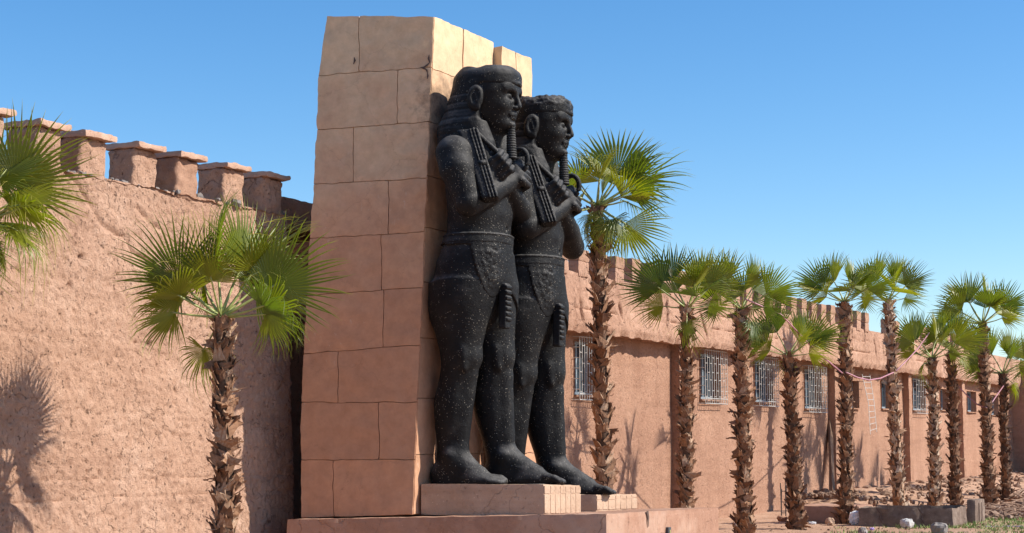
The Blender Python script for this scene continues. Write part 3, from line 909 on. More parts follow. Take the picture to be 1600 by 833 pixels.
pyl2 = root('pylon', NP + AD * 2.3)
tag(pyl2, 'narrower orange pylon slab set behind the farther statue, joined to the tall one', 'pylon')
u2 = U1 + .02
def nar2(u, f, off=.13):
    b = lerp(NP + AD * (u2 * 1.12), NPt + AD * u2, f); return b + AD * (u * lerp(1.45, 1.0, f)) + sideN * off
zt2 = 6.90
f_top = (zt2 - NP[2]) / (ZT - NP[2])
W2 = .90
C = [[[nar2(0, 0, -.9), nar2(0, f_top, -.9)], [nar2(0.0, 0, -.0), nar2(0.0, f_top, -.0)]],
     [[nar2(W2, 0, -.9), nar2(W2, f_top, -.9)], [nar2(W2, 0, -.0), nar2(W2, f_top, -.0)]]]
C = [[C[0][0], C[0][1]], [C[1][0], C[1][1]]]
V, F = rough_hexa(C, .12, .006, 4, .012)
part('core', V, F, M['pylon'], pyl2, True)
for k in range(9):
    f0, f1 = fr[k] * f_top, fr[k + 1] * f_top
    js = [0, W2] if k % 2 else [0, .42, W2]
    for a0, a1 in zip(js[:-1], js[1:]):
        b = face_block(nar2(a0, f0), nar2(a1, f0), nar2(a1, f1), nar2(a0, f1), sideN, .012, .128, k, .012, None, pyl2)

# pedestals --------------------------------------------------------
def pedestal(pxl, pyt, pxr, pyr, back, label, at):
    """front corners from the picture, standing on the platform"""
    P1 = at.copy()
    zt = on_depth(pxl, pyt, P1[1])[2]
    P2 = on_plane(pxr, pyr, P1, nE)
    z0 = plat_z(P1) - .03
    root_ = root('pedestal', [P1[0] - .5, P1[1] + .5, z0 + .03]); tag(root_, label, 'pedestal', 'pedestals under the statues')
    A1 = np.array([P1[0], P1[1], zt]); A2 = np.array([P2[0], P2[1], P2[2]])
    B1 = A1 - FD * back; B2 = A2 - FD * back
    lo = lambda p: np.array([p[0], p[1], z0])
    C = [[[lo(B1), B1], [lo(B2), B2]], [[lo(A1), A1], [lo(A2), A2]]]
    V, F = rough_hexa(C, .06, .006, 5, .006)
    part('plinth', V, F, M['pedestal'], root_, False)
    # incised facing tiles on the lit end
    n = 7; L = np.linalg.norm((A2 - A1)[:2]); dr = (A2 - A1) / np.linalg.norm(A2 - A1)
    rg = random.Random(int(pxl))
    H = A1[2] - z0 - .03
    cuts = [0] + sorted([(i + rg.uniform(-.15, .15)) / n for i in range(1, n)]) + [1]
    for a_, b_ in zip(cuts[:-1], cuts[1:]):
        hh = H * rg.uniform(.66, .80)
        for z_0, z_1 in ((0.0, hh), (hh, H - .012)):
            if z_1 - z_0 < .03: continue
            p = A1 + dr * (a_ * L) ; q = A1 + dr * (b_ * L)
            s0 = p - UZ * (H - z_0); s1 = q - UZ * (H - z_0); e1 = q - UZ * (H - z_1); e0 = p - UZ * (H - z_1)
            face_block(s0, s1, e1, e0, nE, .006, .02, 0, .003, M['pedestal'], root_, 'facing_tile').location = tuple(nE * .007)
    return A1, A2, zt
S1 = NP + AD * .12
P1 = None; best = 1e9
for L in np.arange(1, 2.2, .005):
    p = S1 + FD * L; q = on_depth(850, 757, p[1])
    if abs(q[0] - p[0]) < best: best = abs(q[0] - p[0]); P1 = p
PD1 = pedestal(850, 757, 907, 758.5, 1.52, 'front pedestal block under the nearer black statue', P1)
P2 = None; best = 1e9
for L in np.arange(1.1, 2.4, .005):
    p = P1 + AD * L; q = on_depth(932, 772, p[1])
    if abs(q[0] - p[0]) < best: best = abs(q[0] - p[0]); P2 = p
PD2 = pedestal(932, 773, 995, 772, 1.5, 'lower pedestal block under the farther black statue', P2)
print('platform', PA, PB, PC, 'NP', NP, 'NPt', NPt, 'P1', P1, PD1[2], 'P2', P2, PD2[2], 'tE', tE)
# ================================================================== STATUES (implicit surface -> surface nets)
class Field:
    def __init__(s, lo, hi, h):
        s.h = h; s.lo = np.array(lo, float)
        n = np.ceil((np.array(hi) - s.lo) / h).astype(int) + 1
        s.ax = [(s.lo[i] + np.arange(n[i]) * h).astype(np.float32) for i in range(3)]
        s.D = np.full(tuple(n), 1.0, np.float32); s.n = n
    def _sub(s, b):
        lo, hi = b
        i0 = [max(0, int((lo[k] - s.lo[k]) / s.h)) for k in range(3)]
        i1 = [min(s.n[k], int((hi[k] - s.lo[k]) / s.h) + 2) for k in range(3)]
        sl = tuple(slice(a_, c_) for a_, c_ in zip(i0, i1))
        if any(a_ >= c_ for a_, c_ in zip(i0, i1)): return None, None
        return sl, (s.ax[0][i0[0]:i1[0], None, None], s.ax[1][None, i0[1]:i1[1], None], s.ax[2][None, None, i0[2]:i1[2]])
    def add(s, fn, b, k=.03, op='u'):
        m = k + .06
        sl, g = s._sub((np.asarray(b[0]) - m, np.asarray(b[1]) + m))
        if sl is None: return
        d = fn(*g).astype(np.float32) + np.zeros_like(s.D[sl])
        a = s.D[sl]
        if op == 'u':
            if k > 0:
                h = np.clip(.5 + .5 * (a - d) / k, 0, 1); s.D[sl] = a * (1 - h) + d * h - k * h * (1 - h)
            else: s.D[sl] = np.minimum(a, d)
        elif op == 's':
            d = -d; k = max(k, 1e-4)
            h = np.clip(.5 - .5 * (a - d) / k, 0, 1); s.D[sl] = a * (1 - h) + d * h + k * h * (1 - h)
        elif op == 'i': s.D[sl] = np.maximum(a, d)
    def cap(s, a, b, ra, rb, k=.03, op='u', flat=None):
        a = np.array(a, float); b = np.array(b, float); L2 = float(((b - a) ** 2).sum()) + 1e-9
        def fn(X, Y, Z):
            px, py, pz = X - a[0], Y - a[1], Z - a[2]
            t = np.clip((px * (b - a)[0] + py * (b - a)[1] + pz * (b - a)[2]) / L2, 0, 1)
            return np.sqrt((px - t * (b - a)[0]) ** 2 + (py - t * (b - a)[1]) ** 2 + (pz - t * (b - a)[2]) ** 2) - (ra + (rb - ra) * t)
        r = max(ra, rb); s.add(fn, (np.minimum(a, b) - r, np.maximum(a, b) + r), k, op)
    def path(s, pts, rs, k=.02, kj=.004):
        for i in range(len(pts) - 1): s.cap(pts[i], pts[i + 1], rs[i], rs[i + 1], k if i == 0 else max(kj, .006))
    def ell(s, c, r, k=.03, op='u', rot=None):
        c = np.array(c, float); r = np.array(r, float)
        Rm = np.array(Euler(rot or (0, 0, 0)).to_matrix().transposed())
        def fn(X, Y, Z):
            x, y, z = X - c[0], Y - c[1], Z - c[2]
            u = Rm[0, 0] * x + Rm[0, 1] * y + Rm[0, 2] * z; v = Rm[1, 0] * x + Rm[1, 1] * y + Rm[1, 2] * z; w = Rm[2, 0] * x + Rm[2, 1] * y + Rm[2, 2] * z
            k0 = np.sqrt((u / r[0]) ** 2 + (v / r[1]) ** 2 + (w / r[2]) ** 2); k1 = np.sqrt((u / r[0] ** 2) ** 2 + (v / r[1] ** 2) ** 2 + (w / r[2] ** 2) ** 2) + 1e-6
            return k0 * (k0 - 1) / k1
        m = r.max(); s.add(fn, (c - m, c + m), k, op)
    def box(s, c, hlf, rnd=.01, k=.01, op='u', rot=None):
        c = np.array(c, float); hf = np.array(hlf, float) - rnd
        Rm = np.array(rot.transposed()) if isinstance(rot, Matrix) else np.array(Euler(rot or (0, 0, 0)).to_matrix().transposed())
        def fn(X, Y, Z):
            x, y, z = X - c[0], Y - c[1], Z - c[2]
            q = [np.abs(Rm[i, 0] * x + Rm[i, 1] * y + Rm[i, 2] * z) - hf[i] for i in range(3)]
            return np.sqrt(np.maximum(q[0], 0) ** 2 + np.maximum(q[1], 0) ** 2 + np.maximum(q[2], 0) ** 2) + np.minimum(np.maximum(np.maximum(q[0], q[1]), q[2]), 0) - rnd
        m = float(np.linalg.norm(hlf)) + .01; s.add(fn, (c - m, c + m), k, op)
    def loft(s, kn, k=.04, op='u', pw=2.0, capz=.02):
        """kn rows: z, cx, cy, a (fore-aft), b (lateral)"""
        K = np.array(sorted(kn), float); z0, z1 = K[0, 0], K[-1, 0]
        zz = np.linspace(z0, z1, 200)
        # smooth monotone-ish interpolation
        def sm(v):
            q = np.interp(zz, K[:, 0], v); w = 7; pad = np.concatenate([np.full(w, q[0]), q, np.full(w, q[-1])])
            return np.convolve(pad, np.hanning(2 * w + 3)[1:-1] / np.hanning(2 * w + 3).sum(), 'valid')
        cx, cy, a_, b_ = [sm(K[:, i]) for i in range(1, 5)]
        def fn(X, Y, Z):
            z = Z.ravel(); g = lambda v: np.interp(z, zz, v)[None, None, :]
            A, B = g(a_), g(b_)
            e = (np.abs((X - g(cx)) / A) ** pw + np.abs((Y - g(cy)) / B) ** pw) ** (1 / pw)
            d = (e - 1) * np.minimum(A, B)
            return np.maximum(d, np.maximum(z0 - Z, Z - z1) - 0 * capz) if capz is not None else d
        s.add(fn, ((min(K[:, 1] - K[:, 3]), min(K[:, 2] - K[:, 4]), z0), (max(K[:, 1] + K[:, 3]), max(K[:, 2] + K[:, 4]), z1)), k, op)
    def mesh(s):
        D = s.D; D[0] = D[-1] = 1; D[:, 0] = D[:, -1] = 1; D[:, :, 0] = D[:, :, -1] = 1
        I = D < 0; nx, ny, nz = D.shape
        cnt = np.zeros((nx - 1, ny - 1, nz - 1), np.int8)
        for i in (0, 1):
            for j in (0, 1):
                for k in (0, 1): cnt += I[i:nx - 1 + i, j:ny - 1 + j, k:nz - 1 + k]
        act = (cnt > 0) & (cnt < 8)
        ci, cj, ck = np.nonzero(act); N = len(ci)
        idx = np.full(act.shape, -1, np.int32); idx[ci, cj, ck] = np.arange(N)
        acc = np.zeros((N, 3)); num = np.zeros(N)
        cs = [(i, j, k) for i in (0, 1) for j in (0, 1) for k in (0, 1)]
        for a in cs:
            for b in cs:
                if a < b and sum(abs(p - q) for p, q in zip(a, b)) == 1:
                    da = D[ci + a[0], cj + a[1], ck + a[2]].astype(float); db = D[ci + b[0], cj + b[1], ck + b[2]].astype(float)
                    m = (da < 0) != (db < 0); t = np.where(m, da / np.where(m, da - db, 1), 0)
                    for ax_ in range(3): acc[:, ax_] += np.where(m, a[ax_] + t * (b[ax_] - a[ax_]), 0)
                    num += m
        V = np.stack([ci, cj, ck], 1) + acc / num[:, None]
        V = s.lo + V * s.h
        Fs = []
        for ax_ in range(3):
            o1, o2 = [(1, 2), (2, 0), (0, 1)][ax_]
            sl0 = [slice(1, -1)] * 3; sl0[ax_] = slice(0, -1); sl1 = [slice(1, -1)] * 3; sl1[ax_] = slice(1, None)
            A, B = I[tuple(sl0)], I[tuple(sl1)]
            for flip, m in ((0, A & ~B), (1, ~A & B)):
                q = np.array(np.nonzero(m)).T
                if len(q) == 0: continue
                off = np.ones(3, int); off[ax_] = 0; q = q + off
                e1 = np.zeros(3, int); e1[o1] = 1; e2 = np.zeros(3, int); e2[o2] = 1
                g = lambda p: idx[p[:, 0], p[:, 1], p[:, 2]]
                f = np.stack([g(q - e1 - e2), g(q - e2), g(q), g(q - e1)], 1)
                Fs.append(f[:, ::-1] if flip else f)
        return V, np.concatenate(Fs)

def rough_up(V, F, amp=.005, fr=5.0, extra=None):
    n = fbm(V * fr, 3, .55)
    N = np.zeros_like(V)
    fn = np.cross(V[F[:, 2]] - V[F[:, 0]], V[F[:, 3]] - V[F[:, 1]])
    for i in range(4): np.add.at(N, F[:, i], fn)
    N /= (np.linalg.norm(N, axis=1)[:, None] + 1e-9)
    d = amp * n
    if extra is not None: d = d + extra(V)
    return V + N * d[:, None]

def fist(f, c, axis, palm_n, g=1.22):
    """closed hand round a shaft along `axis`; palm_n points from the palm to the knuckle side"""
    ax = np.array(axis, float); ax /= np.linalg.norm(ax)
    pn = np.array(palm_n, float); pn -= ax * np.dot(pn, ax); pn /= np.linalg.norm(pn)
    sd = np.cross(ax, pn); c = np.array(c, float)
    f.cap(c - ax * .055 * g - sd * .035 * g, c + ax * .055 * g - sd * .035 * g, .082 * g, .086 * g, .03)
    for k in range(4):
        o = ax * (.105 - .068 * k) * g; L = (1.0, 1.08, 1.02, .86)[k] * g
        p0 = c + o - sd * .075 * g + pn * .035 * g
        p1 = c + o + sd * .02 * L + pn * (.105 + (.01 if k in (1, 2) else 0)) * g
        p2 = c + o * .98 + sd * .115 * L + pn * .045 * g
        p3 = c + o * .96 + sd * .085 * L - pn * .05 * g
        f.cap(p0, p1, .037 * g, .034 * g, .016); f.cap(p1, p2, .034 * g, .031 * g, .004); f.cap(p2, p3, .031 * g, .025 * g, .004)
    p0 = c + (ax * .10 - sd * .06 - pn * .03) * g; p1 = c + (ax * .165 + sd * .02 - pn * .015) * g; p2 = c + (ax * .13 + sd * .11 + pn * .03) * g
    f.cap(p0, p1, .04 * g, .037 * g, .02); f.cap(p1, p2, .037 * g, .028 * g, .004)

KILT = [(1.90, -.20, -.0, .36, .50), (2.05, -.17, 0, .43, .55), (2.28, -.12, 0, .46, .585), (2.50, -.075, 0, .475, .585), (2.70, -.045, 0, .465, .57), (2.93, -.0, 0, .425, .54), (3.06, .03, 0, .40, .51)]
def body_field():
    f = Field((-.75, -1.08, -.02), (1.25, 1.08, 5.15), .0155)
    # legs: z, cx, cy, a, b
    rl = [(2.45, -.11, -.25, .40, .30), (2.28, -.11, -.25, .385, .31), (2.02, -.127, -.25, .372, .295), (1.685, -.112, -.25, .275, .255), (1.52, -.095, -.25, .262, .245),
          (1.40, -.125, -.25, .232, .225), (1.236, -.175, -.25, .21, .205), (1.016, -.222, -.25, .232, .215), (.795, -.235, -.25, .212, .19), (.52, -.238, -.25, .178, .15), (.34, -.225, -.25, .185, .15), (.18, -.22, -.25, .22, .16), (.0, -.22, -.25, .235, .165)]
    ll = [(2.45, .03, .25, .38, .30), (2.10, .04, .25, .36, .295), (1.75, .10, .25, .285, .255), (1.55, .135, .25, .262, .24), (1.42, .115, .25, .24, .225),
          (1.16, .075, .25, .238, .215), (.95, .085, .25, .238, .205), (.72, .12, .25, .215, .185), (.50, .165, .25, .182, .15), (.33, .21, .25, .19, .15), (.18, .25, .25, .22, .16), (.0, .27, .25, .235, .165)]
    f.loft(rl, .0); f.loft(ll, .02)
    # knee caps, calves, shins
    for (kx, ky, kz, x0) in ((.10, -.25, 1.52, -.10), (.335, .25, 1.55, .13)):
        f.ell((kx - .055, ky, kz), (.06, .10, .13), .10)
        f.cap((kx - .10, ky - .20, kz + .10), (kx - .08, ky - .19, kz - .12), .02, .02, .08)
        f.cap((.01, -.25, 1.3), (-.09, -.25, .5), .05, .04, .12); f.cap((.28, .25, 1.3), (.31, .25, .55), .05, .04, .12)
    # feet
    for (hx, cy, tx) in ((-.36, -.25, .47), (.14, .25, 1.06)):
        f.ell((hx + .02, cy, .10), (.15, .145, .14), .10)
        L = tx - hx
        f.cap((hx + .20, cy, .28), (hx + .62 * L, cy, .12), .155, .09, .13)
        f.loft([(.0, hx + .52 * L, cy, .50 * L, .17), (.05, hx + .51 * L, cy, .49 * L, .17), (.11, hx + .42 * L, cy, .40 * L, .155), (.18, hx + .32 * L, cy, .30 * L, .13)], .05, pw=2.4)
        for k in range(5):
            ty = cy - .115 + .058 * k if cy > 0 else cy + .115 - .058 * k
            r_ = (.046, .036, .034, .032, .029)[k]; s_ = -1 if cy > 0 else 1
            ty = cy + s_ * (.115 - .058 * k); ex = tx - (.0, .0, .035, .075, .12)[k] - r_
            f.cap((ex - .16, ty, .075), (ex - .05, ty, .06), r_ * 1.05, r_ * 1.05, .02); f.cap((ex - .05, ty, .06), (ex, ty, .035), r_ * 1.05, r_ * .95, .008)
        for s_ in (-1, 1): f.ell((hx + .16, cy + s_ * .14, .33), (.06, .05, .06), .07)
    # pelvis (under the kilt), abdomen, chest
    f.loft([(1.80, -.17, 0, .20, .36), (1.95, -.17, 0, .33, .46), (2.12, -.15, 0, .42, .55), (2.28, -.12, 0, .45, .575), (2.50, -.075, 0, .462, .573), (2.70, -.045, 0, .452, .558), (2.86, -.01, 0, .425, .53), (2.95, .005, 0, .40, .50), (3.12, .025, 0, .375, .48), (3.3, .04, 0, .385, .51), (3.55, .04, 0, .395, .57), (3.8, .03, 0, .39, .62), (3.98, .0, 0, .34, .62), (4.12, -.02, 0, .26, .52), (4.26, -.01, 0, .18, .30)], .10)
    for s_ in (-1, 1):
        f.ell((.27, s_ * .26, 3.72), (.17, .27, .20), .10)           # pectoral
        f.ell((-.08, s_ * .50, 4.02), (.22, .26, .17), .10)
        f.ell((.30, s_ * .10, 3.30), (.10, .09, .16), .06); f.ell((.31, s_ * .10, 3.12), (.08, .09, .10), .05)
    f.ell((.42, 0, 3.13), (.05, .022, .035), .02, 's')               # navel
    f.cap((.44, 0, 3.5), (.43, 0, 3.2), .014, .012, .03, 's')
    # arms
    f.cap((-.03, -.655, 4.0), (.03, -.70, 3.8), .225, .205, .07); f.cap((.03, -.70, 3.8), (.17, -.69, 3.42), .205, .165, .05)
    f.cap((.17, -.69, 3.38), (.31, -.38, 3.54), .165, .160, .03); f.cap((.31, -.38, 3.54), (.44, .0, 3.72), .160, .128, .02)
    f.cap((-.03, .655, 4.0), (.06, .70, 3.75), .225, .195, .07); f.cap((.06, .70, 3.75), (.37, .67, 3.27), .195, .16, .05)
    f.cap((.38, .66, 3.25), (.41, .35, 3.43), .16, .155, .03); f.cap((.41, .35, 3.43), (.42, -.08, 3.70), .155, .105, .02)
    fist(f, (.475, .12, 3.80), (-.25, .35, .9), (.8, .5, .1), 1.3)
    fist(f, (.41, -.29, 3.865), (-.45, -.45, .70), (.85, -.35, -.2), 1.15)
    # neck, skull, face
    f.cap((.02, 0, 4.1), (.14, 0, 4.47), .25, .23, .08)
    f.loft([(4.34, .26, 0, .13, .15), (4.42, .28, 0, .185, .20), (4.54, .225, 0, .265, .285), (4.68, .185, 0, .325, .345), (4.82, .165, 0, .365, .385), (4.96, .155, 0, .385, .385), (5.02, .15, 0, .35, .35)], .06, pw=2.25)
    f.cap((.12, -.27, 4.58), (.38, -.10, 4.43), .05, .05, .08); f.cap((.12, .27, 4.58), (.38, .10, 4.43), .05, .05, .08)
    f.ell((.445, 0, 4.425), (.065, .075, .055), .06)                 # chin
    f.ell((.46, 0, 4.87), (.085, .27, .10), .06)                     # brow
    for s_ in (-1, 1):
        f.ell((.50, s_ * .118, 4.775), (.075, .085, .048), .045, 's')   # socket
        f.ell((.448, s_ * .118, 4.772), (.055, .068, .036), .012)      # eyeball
        f.cap((.494, s_ * .045, 4.80), (.44, s_ * .20, 4.80), .012, .010, .008)
        f.cap((.49, s_ * .05, 4.752), (.435, s_ * .19, 4.755), .010, .008, .008)
        f.cap((.535, s_ * .05, 4.845), (.44, s_ * .235, 4.845), .020, .014, .02)
        f.ell((.40, s_ * .165, 4.66), (.085, .08, .075), .07)        # cheek
        f.ell((.525, s_ * .042, 4.632), (.036, .026, .024), .02)      # nostril wing
        f.cap((.452, s_ * .10, 4.545), (.46, s_ * .115, 4.50), .012, .01, .03, 's')
    f.cap((.515, 0, 4.83), (.562, 0, 4.675), .026, .030, .03); f.ell((.562, 0, 4.648), (.036, .034, .028), .02)
    f.ell((.485, 0, 4.565), (.04, .07, .03), .03)
    f.ell((.486, 0, 4.540), (.038, .092, .020), .016); f.ell((.480, 0, 4.503), (.036, .078, .022), .016)
    f.cap((.525, -.09, 4.522), (.525, .09, 4.522), .009, .009, .006, 's')
    f.cap((.50, -.05, 4.468), (.50, .05, 4.468), .014, .014, .03, 's')
    # ears
    for s_ in (-1, 1):
        yy = s_ * .425
        f.ell((.150, yy, 4.72), (.100, .05, .165), .02, rot=(0, .12, -s_ * .38))
        f.ell((.165, yy + s_ * .045, 4.735), (.058, .03, .105), .012, 's', rot=(0, .12, -s_ * .38))
        f.cap((.18, yy + s_ * .012, 4.66), (.155, yy + s_ * .02, 4.78), .016, .014, .012)
        f.ell((.175, yy, 4.60), (.045, .03, .05), .015)
    return f

fb = body_field()
Vb, Fb = fb.mesh(); Vb = rough_up(Vb, Fb, .004, 5)
# the kilt: shell with crossed front panels
fk = Field((-.25, -.72, 1.9), (.64, .72, 3.1), .0155)
fk.loft([(z, cx, cy, a + .006, b + .004) for z, cx, cy, a, b in KILT], .0)
fk.loft([(1.9, -.12, -.25, .36, .30), (2.02, -.127, -.25, .382, .305), (2.28, -.11, -.25, .398, .32), (2.5, -.08, -.24, .40, .31), (2.8, -.03, -.22, .39, .28)], .06)
fk.loft([(1.9, .05, .25, .34, .29), (2.10, .045, .25, .385, .31), (2.45, .04, .25, .40, .315), (2.8, .03, .2, .36, .28)], .06)
def hem(X, Y, Z):
    near = 2.26 + np.clip((Y + .22) / .34, 0, 1) * .17 + np.clip(-.30 - Y, 0, 1) * .8
    far = 2.42 - (Y - .05) * .95
    h = np.where(Y < .07, near, far)
    edge = np.maximum(h - Z, (.12 + .25 * (2.9 - Z) - X) * .8)      # the cloth dies into the flank
    return np.where(Z > 2.9, h - Z, edge)
fk.add(hem, ((-.25, -.72, 1.9), (.64, .72, 3.1)), .0, 'i')
fk.cap((.50, -.02, 3.0), (.47, .16, 2.40), .013, .018, .02, 's')
fk.cap((.50, -.14, 2.98), (.46, -.13, 2.30), .009, .009, .015, 's')
fk.cap((.50, .07, 2.75), (.43, .30, 2.30), .009, .009, .015, 's')
Vk, Fk = fk.mesh()
def kcrumble(V):   # broken relief patch beside the front panel
    m = np.exp(-((V[:, 1] + .33 - .05 * np.sin(V[:, 2] * 9)) / .13) ** 2) * (V[:, 0] > .12) * np.clip((V[:, 2] - 2.3) * 6, 0, 1) * np.clip((2.95 - V[:, 2]) * 8, 0, 1)
    return m * (.015 * fbm(V * 16, 3, .6) + .006)
Vk = rough_up(Vk, Fk, .004, 6, kcrumble)
# belt
fe = Field((-.5, -.62, 2.85), (.56, .62, 3.16), .0145)
fe.loft([(2.93, .0, 0, .437, .548), (3.0, .015, 0, .425, .53), (3.04, .02, 0, .418, .522)], 0)
fe.loft([(3.03, .02, 0, .43, .535), (3.05, .02, 0, .43, .535)], 0)
Ve, Fe = fe.mesh(); Ve = rough_up(Ve, Fe, .002, 8)
# apron tail with horizontal bands
fa = Field((.1, -.28, 1.8), (.6, .3, 2.6), .0105)
fa.box((.385, -.04, 2.17), (.05, .082, .28), .015, .01)
for k in range(7): fa.box((.405, -.04, 2.40 - .066 * k), (.052, .086 - .003 * k, .024), .010, .003)
Va, Fa = fa.mesh()
# headcloth
fn_ = Field((-.62, -.72, 3.6), (.74, .72, 5.3), .0155)
def hc(f, dip):
    f.loft([(3.98, -.16, 0, .22, .36), (4.15, -.14, 0, .33, .50), (4.40, -.06, 0, .43, .50), (4.56, .01, 0, .43, .44), (4.68, .05, 0, .43, .412), (4.84, .11, 0, .435, .402), (4.95, .135, 0, .43, .40), (5.04, .14, 0, .425, .39), (5.11, .15, 0, .39, .355), (5.15, .155, 0, .32, .3)], 0, pw=2.2)
    # cut the face opening below the brow band
    f.box((.68, 0, 4.42), (.50, .6, .485), .05, .02, 's')
    for s_ in (-1, 1): f.loft([(3.74, .26, s_ * .24, .12, .17), (3.95, .23, s_ * .26, .15, .20), (4.2, .14, s_ * .28, .20, .20), (4.45, .06, s_ * .30, .18, .15)], .05)
    f.ell((-.05, 0, 5.12), (.13, .28, .05), .05); f.ell((.34, 0, 5.07), (.18, .27, .07), .06)
    f.cap((.13, -.36, 5.20), (.13, .36, 5.20), .07, .07, .06, 's')
hc(fn_, 0)
fn_.loft([(4.915, .14, 0, .428, .395), (4.925, .14, 0, .436, .403), (4.95, .14, 0, .436, .403)], 0)
for k in range(11): fn_.cap((-.55, -.5, 4.02 + k * .085), (.04, -.5, 4.06 + k * .085), .0, .0, .0)
Vn, Fn = fn_.mesh()
Vn = rough_up(Vn, Fn, .005, 6, lambda V: -.006 * (np.sin(V[:, 2] * 62) > .55) * (V[:, 0] < .1) * (V[:, 2] < 4.85) * (V[:, 2] > 3.98))
Vn2 = rough_up(Vn, Fn, .004, 9, lambda V: np.clip((V[:, 2] - 4.98) * 12, 0, 1) * (-.045 * np.clip(fbm(V * 4.5 + 3, 2) - .05, 0, .5) / .5 + .016 * fbm(V * 14, 3, .6)))
# false beard, ribbed
mbd = []; rings = 26
P = []; Q = []
for i in range(rings * 4 + 1):
    t = i / (rings * 4); c = np.array([.452 + .012 * t, 0, 4.40 - .40 * t]); rr = (.050 + .014 * t) * (1 + .10 * abs(math.sin(math.pi * i / 4 / 1.0 * .5 * 1.0)))
    P.append(c); Q.append(rr)
bm_ = MB().tube(P, Q, 14)
Vd, Fd = np.concatenate(bm_.v), bm_.f
# crook: shaft through the raised fist with a hooked loop
ck = []
for i in range(40):
    q = i / 39.0
    if q < .45:
        s_ = q / .45; ck.append(np.array([.51, .06, 3.70]) * (1 - s_) + np.array([.43, .12, 3.99]) * s_)
    else:
        an = (q - .45) / .55 * 4.9
        ck.append(np.array([.43, .12, 3.99]) + np.array([.105 - .105 * math.cos(an), -.05 * an / 4.9, .145 * math.sin(an)]))
bm_ = MB().tube(ck, .033, 10); Vc, Fc = np.concatenate(bm_.v), bm_.f
# flail: handle and three beaded thongs over a backing wedge
A_ = np.array([.15, -.50, 4.31]); B_ = np.array([.575, -.20, 3.80])
bm_ = MB().tube([A_ + (A_ - B_) * .02, A_, (A_ + B_) / 2 + np.array([.02, 0, .01]), B_], [.03, .034, .034, .03], 10); Vh, Fh = np.concatenate(bm_.v), bm_.f
top, bot = np.array([.16, -.54, 4.31]), np.array([.50, -.70, 3.43])
acr = np.array([.085, .038, .013])
dwn = bot - top; nrm_ = np.cross(acr, dwn); nrm_ /= np.linalg.norm(nrm_)
nrm_ = nrm_ if nrm_[0] > 0 else -nrm_
def wedge():
    q = [top - acr * 2.0 + np.array([0, 0, .02]), top + acr * .8, bot + acr * .8, bot - acr * 1.3]
    bk = nrm_ * .002
    C = [[[q[3] + bk - nrm_ * .16, q[0] + bk - nrm_ * .05], [q[3] + bk, q[0] + bk]], [[q[2] + bk - nrm_ * .16, q[1] + bk - nrm_ * .05], [q[2] + bk, q[1] + bk]]]
    return rough_hexa(C, .04, .004, 8, .006)
Vw, Fw = wedge()
thongs = []
for k in range(3):
    o = acr * (-.30 + .42 * k); pts = []; rs = []
    n_ = 72
    for i in range(n_ + 1):
        pts.append(top + o + dwn * (i / n_)); rs.append(.0165 * (1 + (.10 if i % 4 < 2 else -.08)))
    b = MB().tube(pts, rs, 7); thongs.append((np.concatenate(b.v), b.f))
band = MB().box((top + dwn * .5) + nrm_ * .0,   .09, .045, .06, [acr / np.linalg.norm(acr), nrm_, dwn / np.linalg.norm(dwn)])

def statue(loc, az, scale, label, crumbled, src=None):
    loc = np.asarray(loc, float)
    e = empty('pharaoh_statue', tuple(loc)); e.rotation_euler = (0, 0, -R(az - 90)); e.scale = (scale,) * 3
    tag(e, label, 'statue', 'colossal black statues')
    ORG[e.name] = np.zeros(3)
    if src is None:
        sm = 2
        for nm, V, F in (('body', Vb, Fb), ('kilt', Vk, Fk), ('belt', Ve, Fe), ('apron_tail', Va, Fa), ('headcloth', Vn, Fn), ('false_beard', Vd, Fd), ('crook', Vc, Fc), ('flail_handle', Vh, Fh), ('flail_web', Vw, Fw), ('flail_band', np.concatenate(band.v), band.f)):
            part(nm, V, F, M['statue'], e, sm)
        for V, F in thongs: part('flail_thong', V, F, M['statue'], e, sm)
    else:
        for ch in src.children:
            if ch.name.startswith('headcloth'):
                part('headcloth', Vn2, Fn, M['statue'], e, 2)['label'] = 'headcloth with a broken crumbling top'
                continue
            c = ch.copy(); col.objects.link(c); c.parent = e
    return e
st1 = statue((on_depth(745, 700, 21.40)[0], 21.40, PD1[2] - .004), 112, 1.0, 'nearer of the two black pharaoh statues with crossed arms, smooth flat-topped headcloth', False)
st2 = statue((on_depth(829, 700, 22.45)[0], 22.45, PD2[2] - .004), 108, 1.0, 'farther black pharaoh statue with crossed arms, profile against the sky, crumbling crown of the head', True, st1)
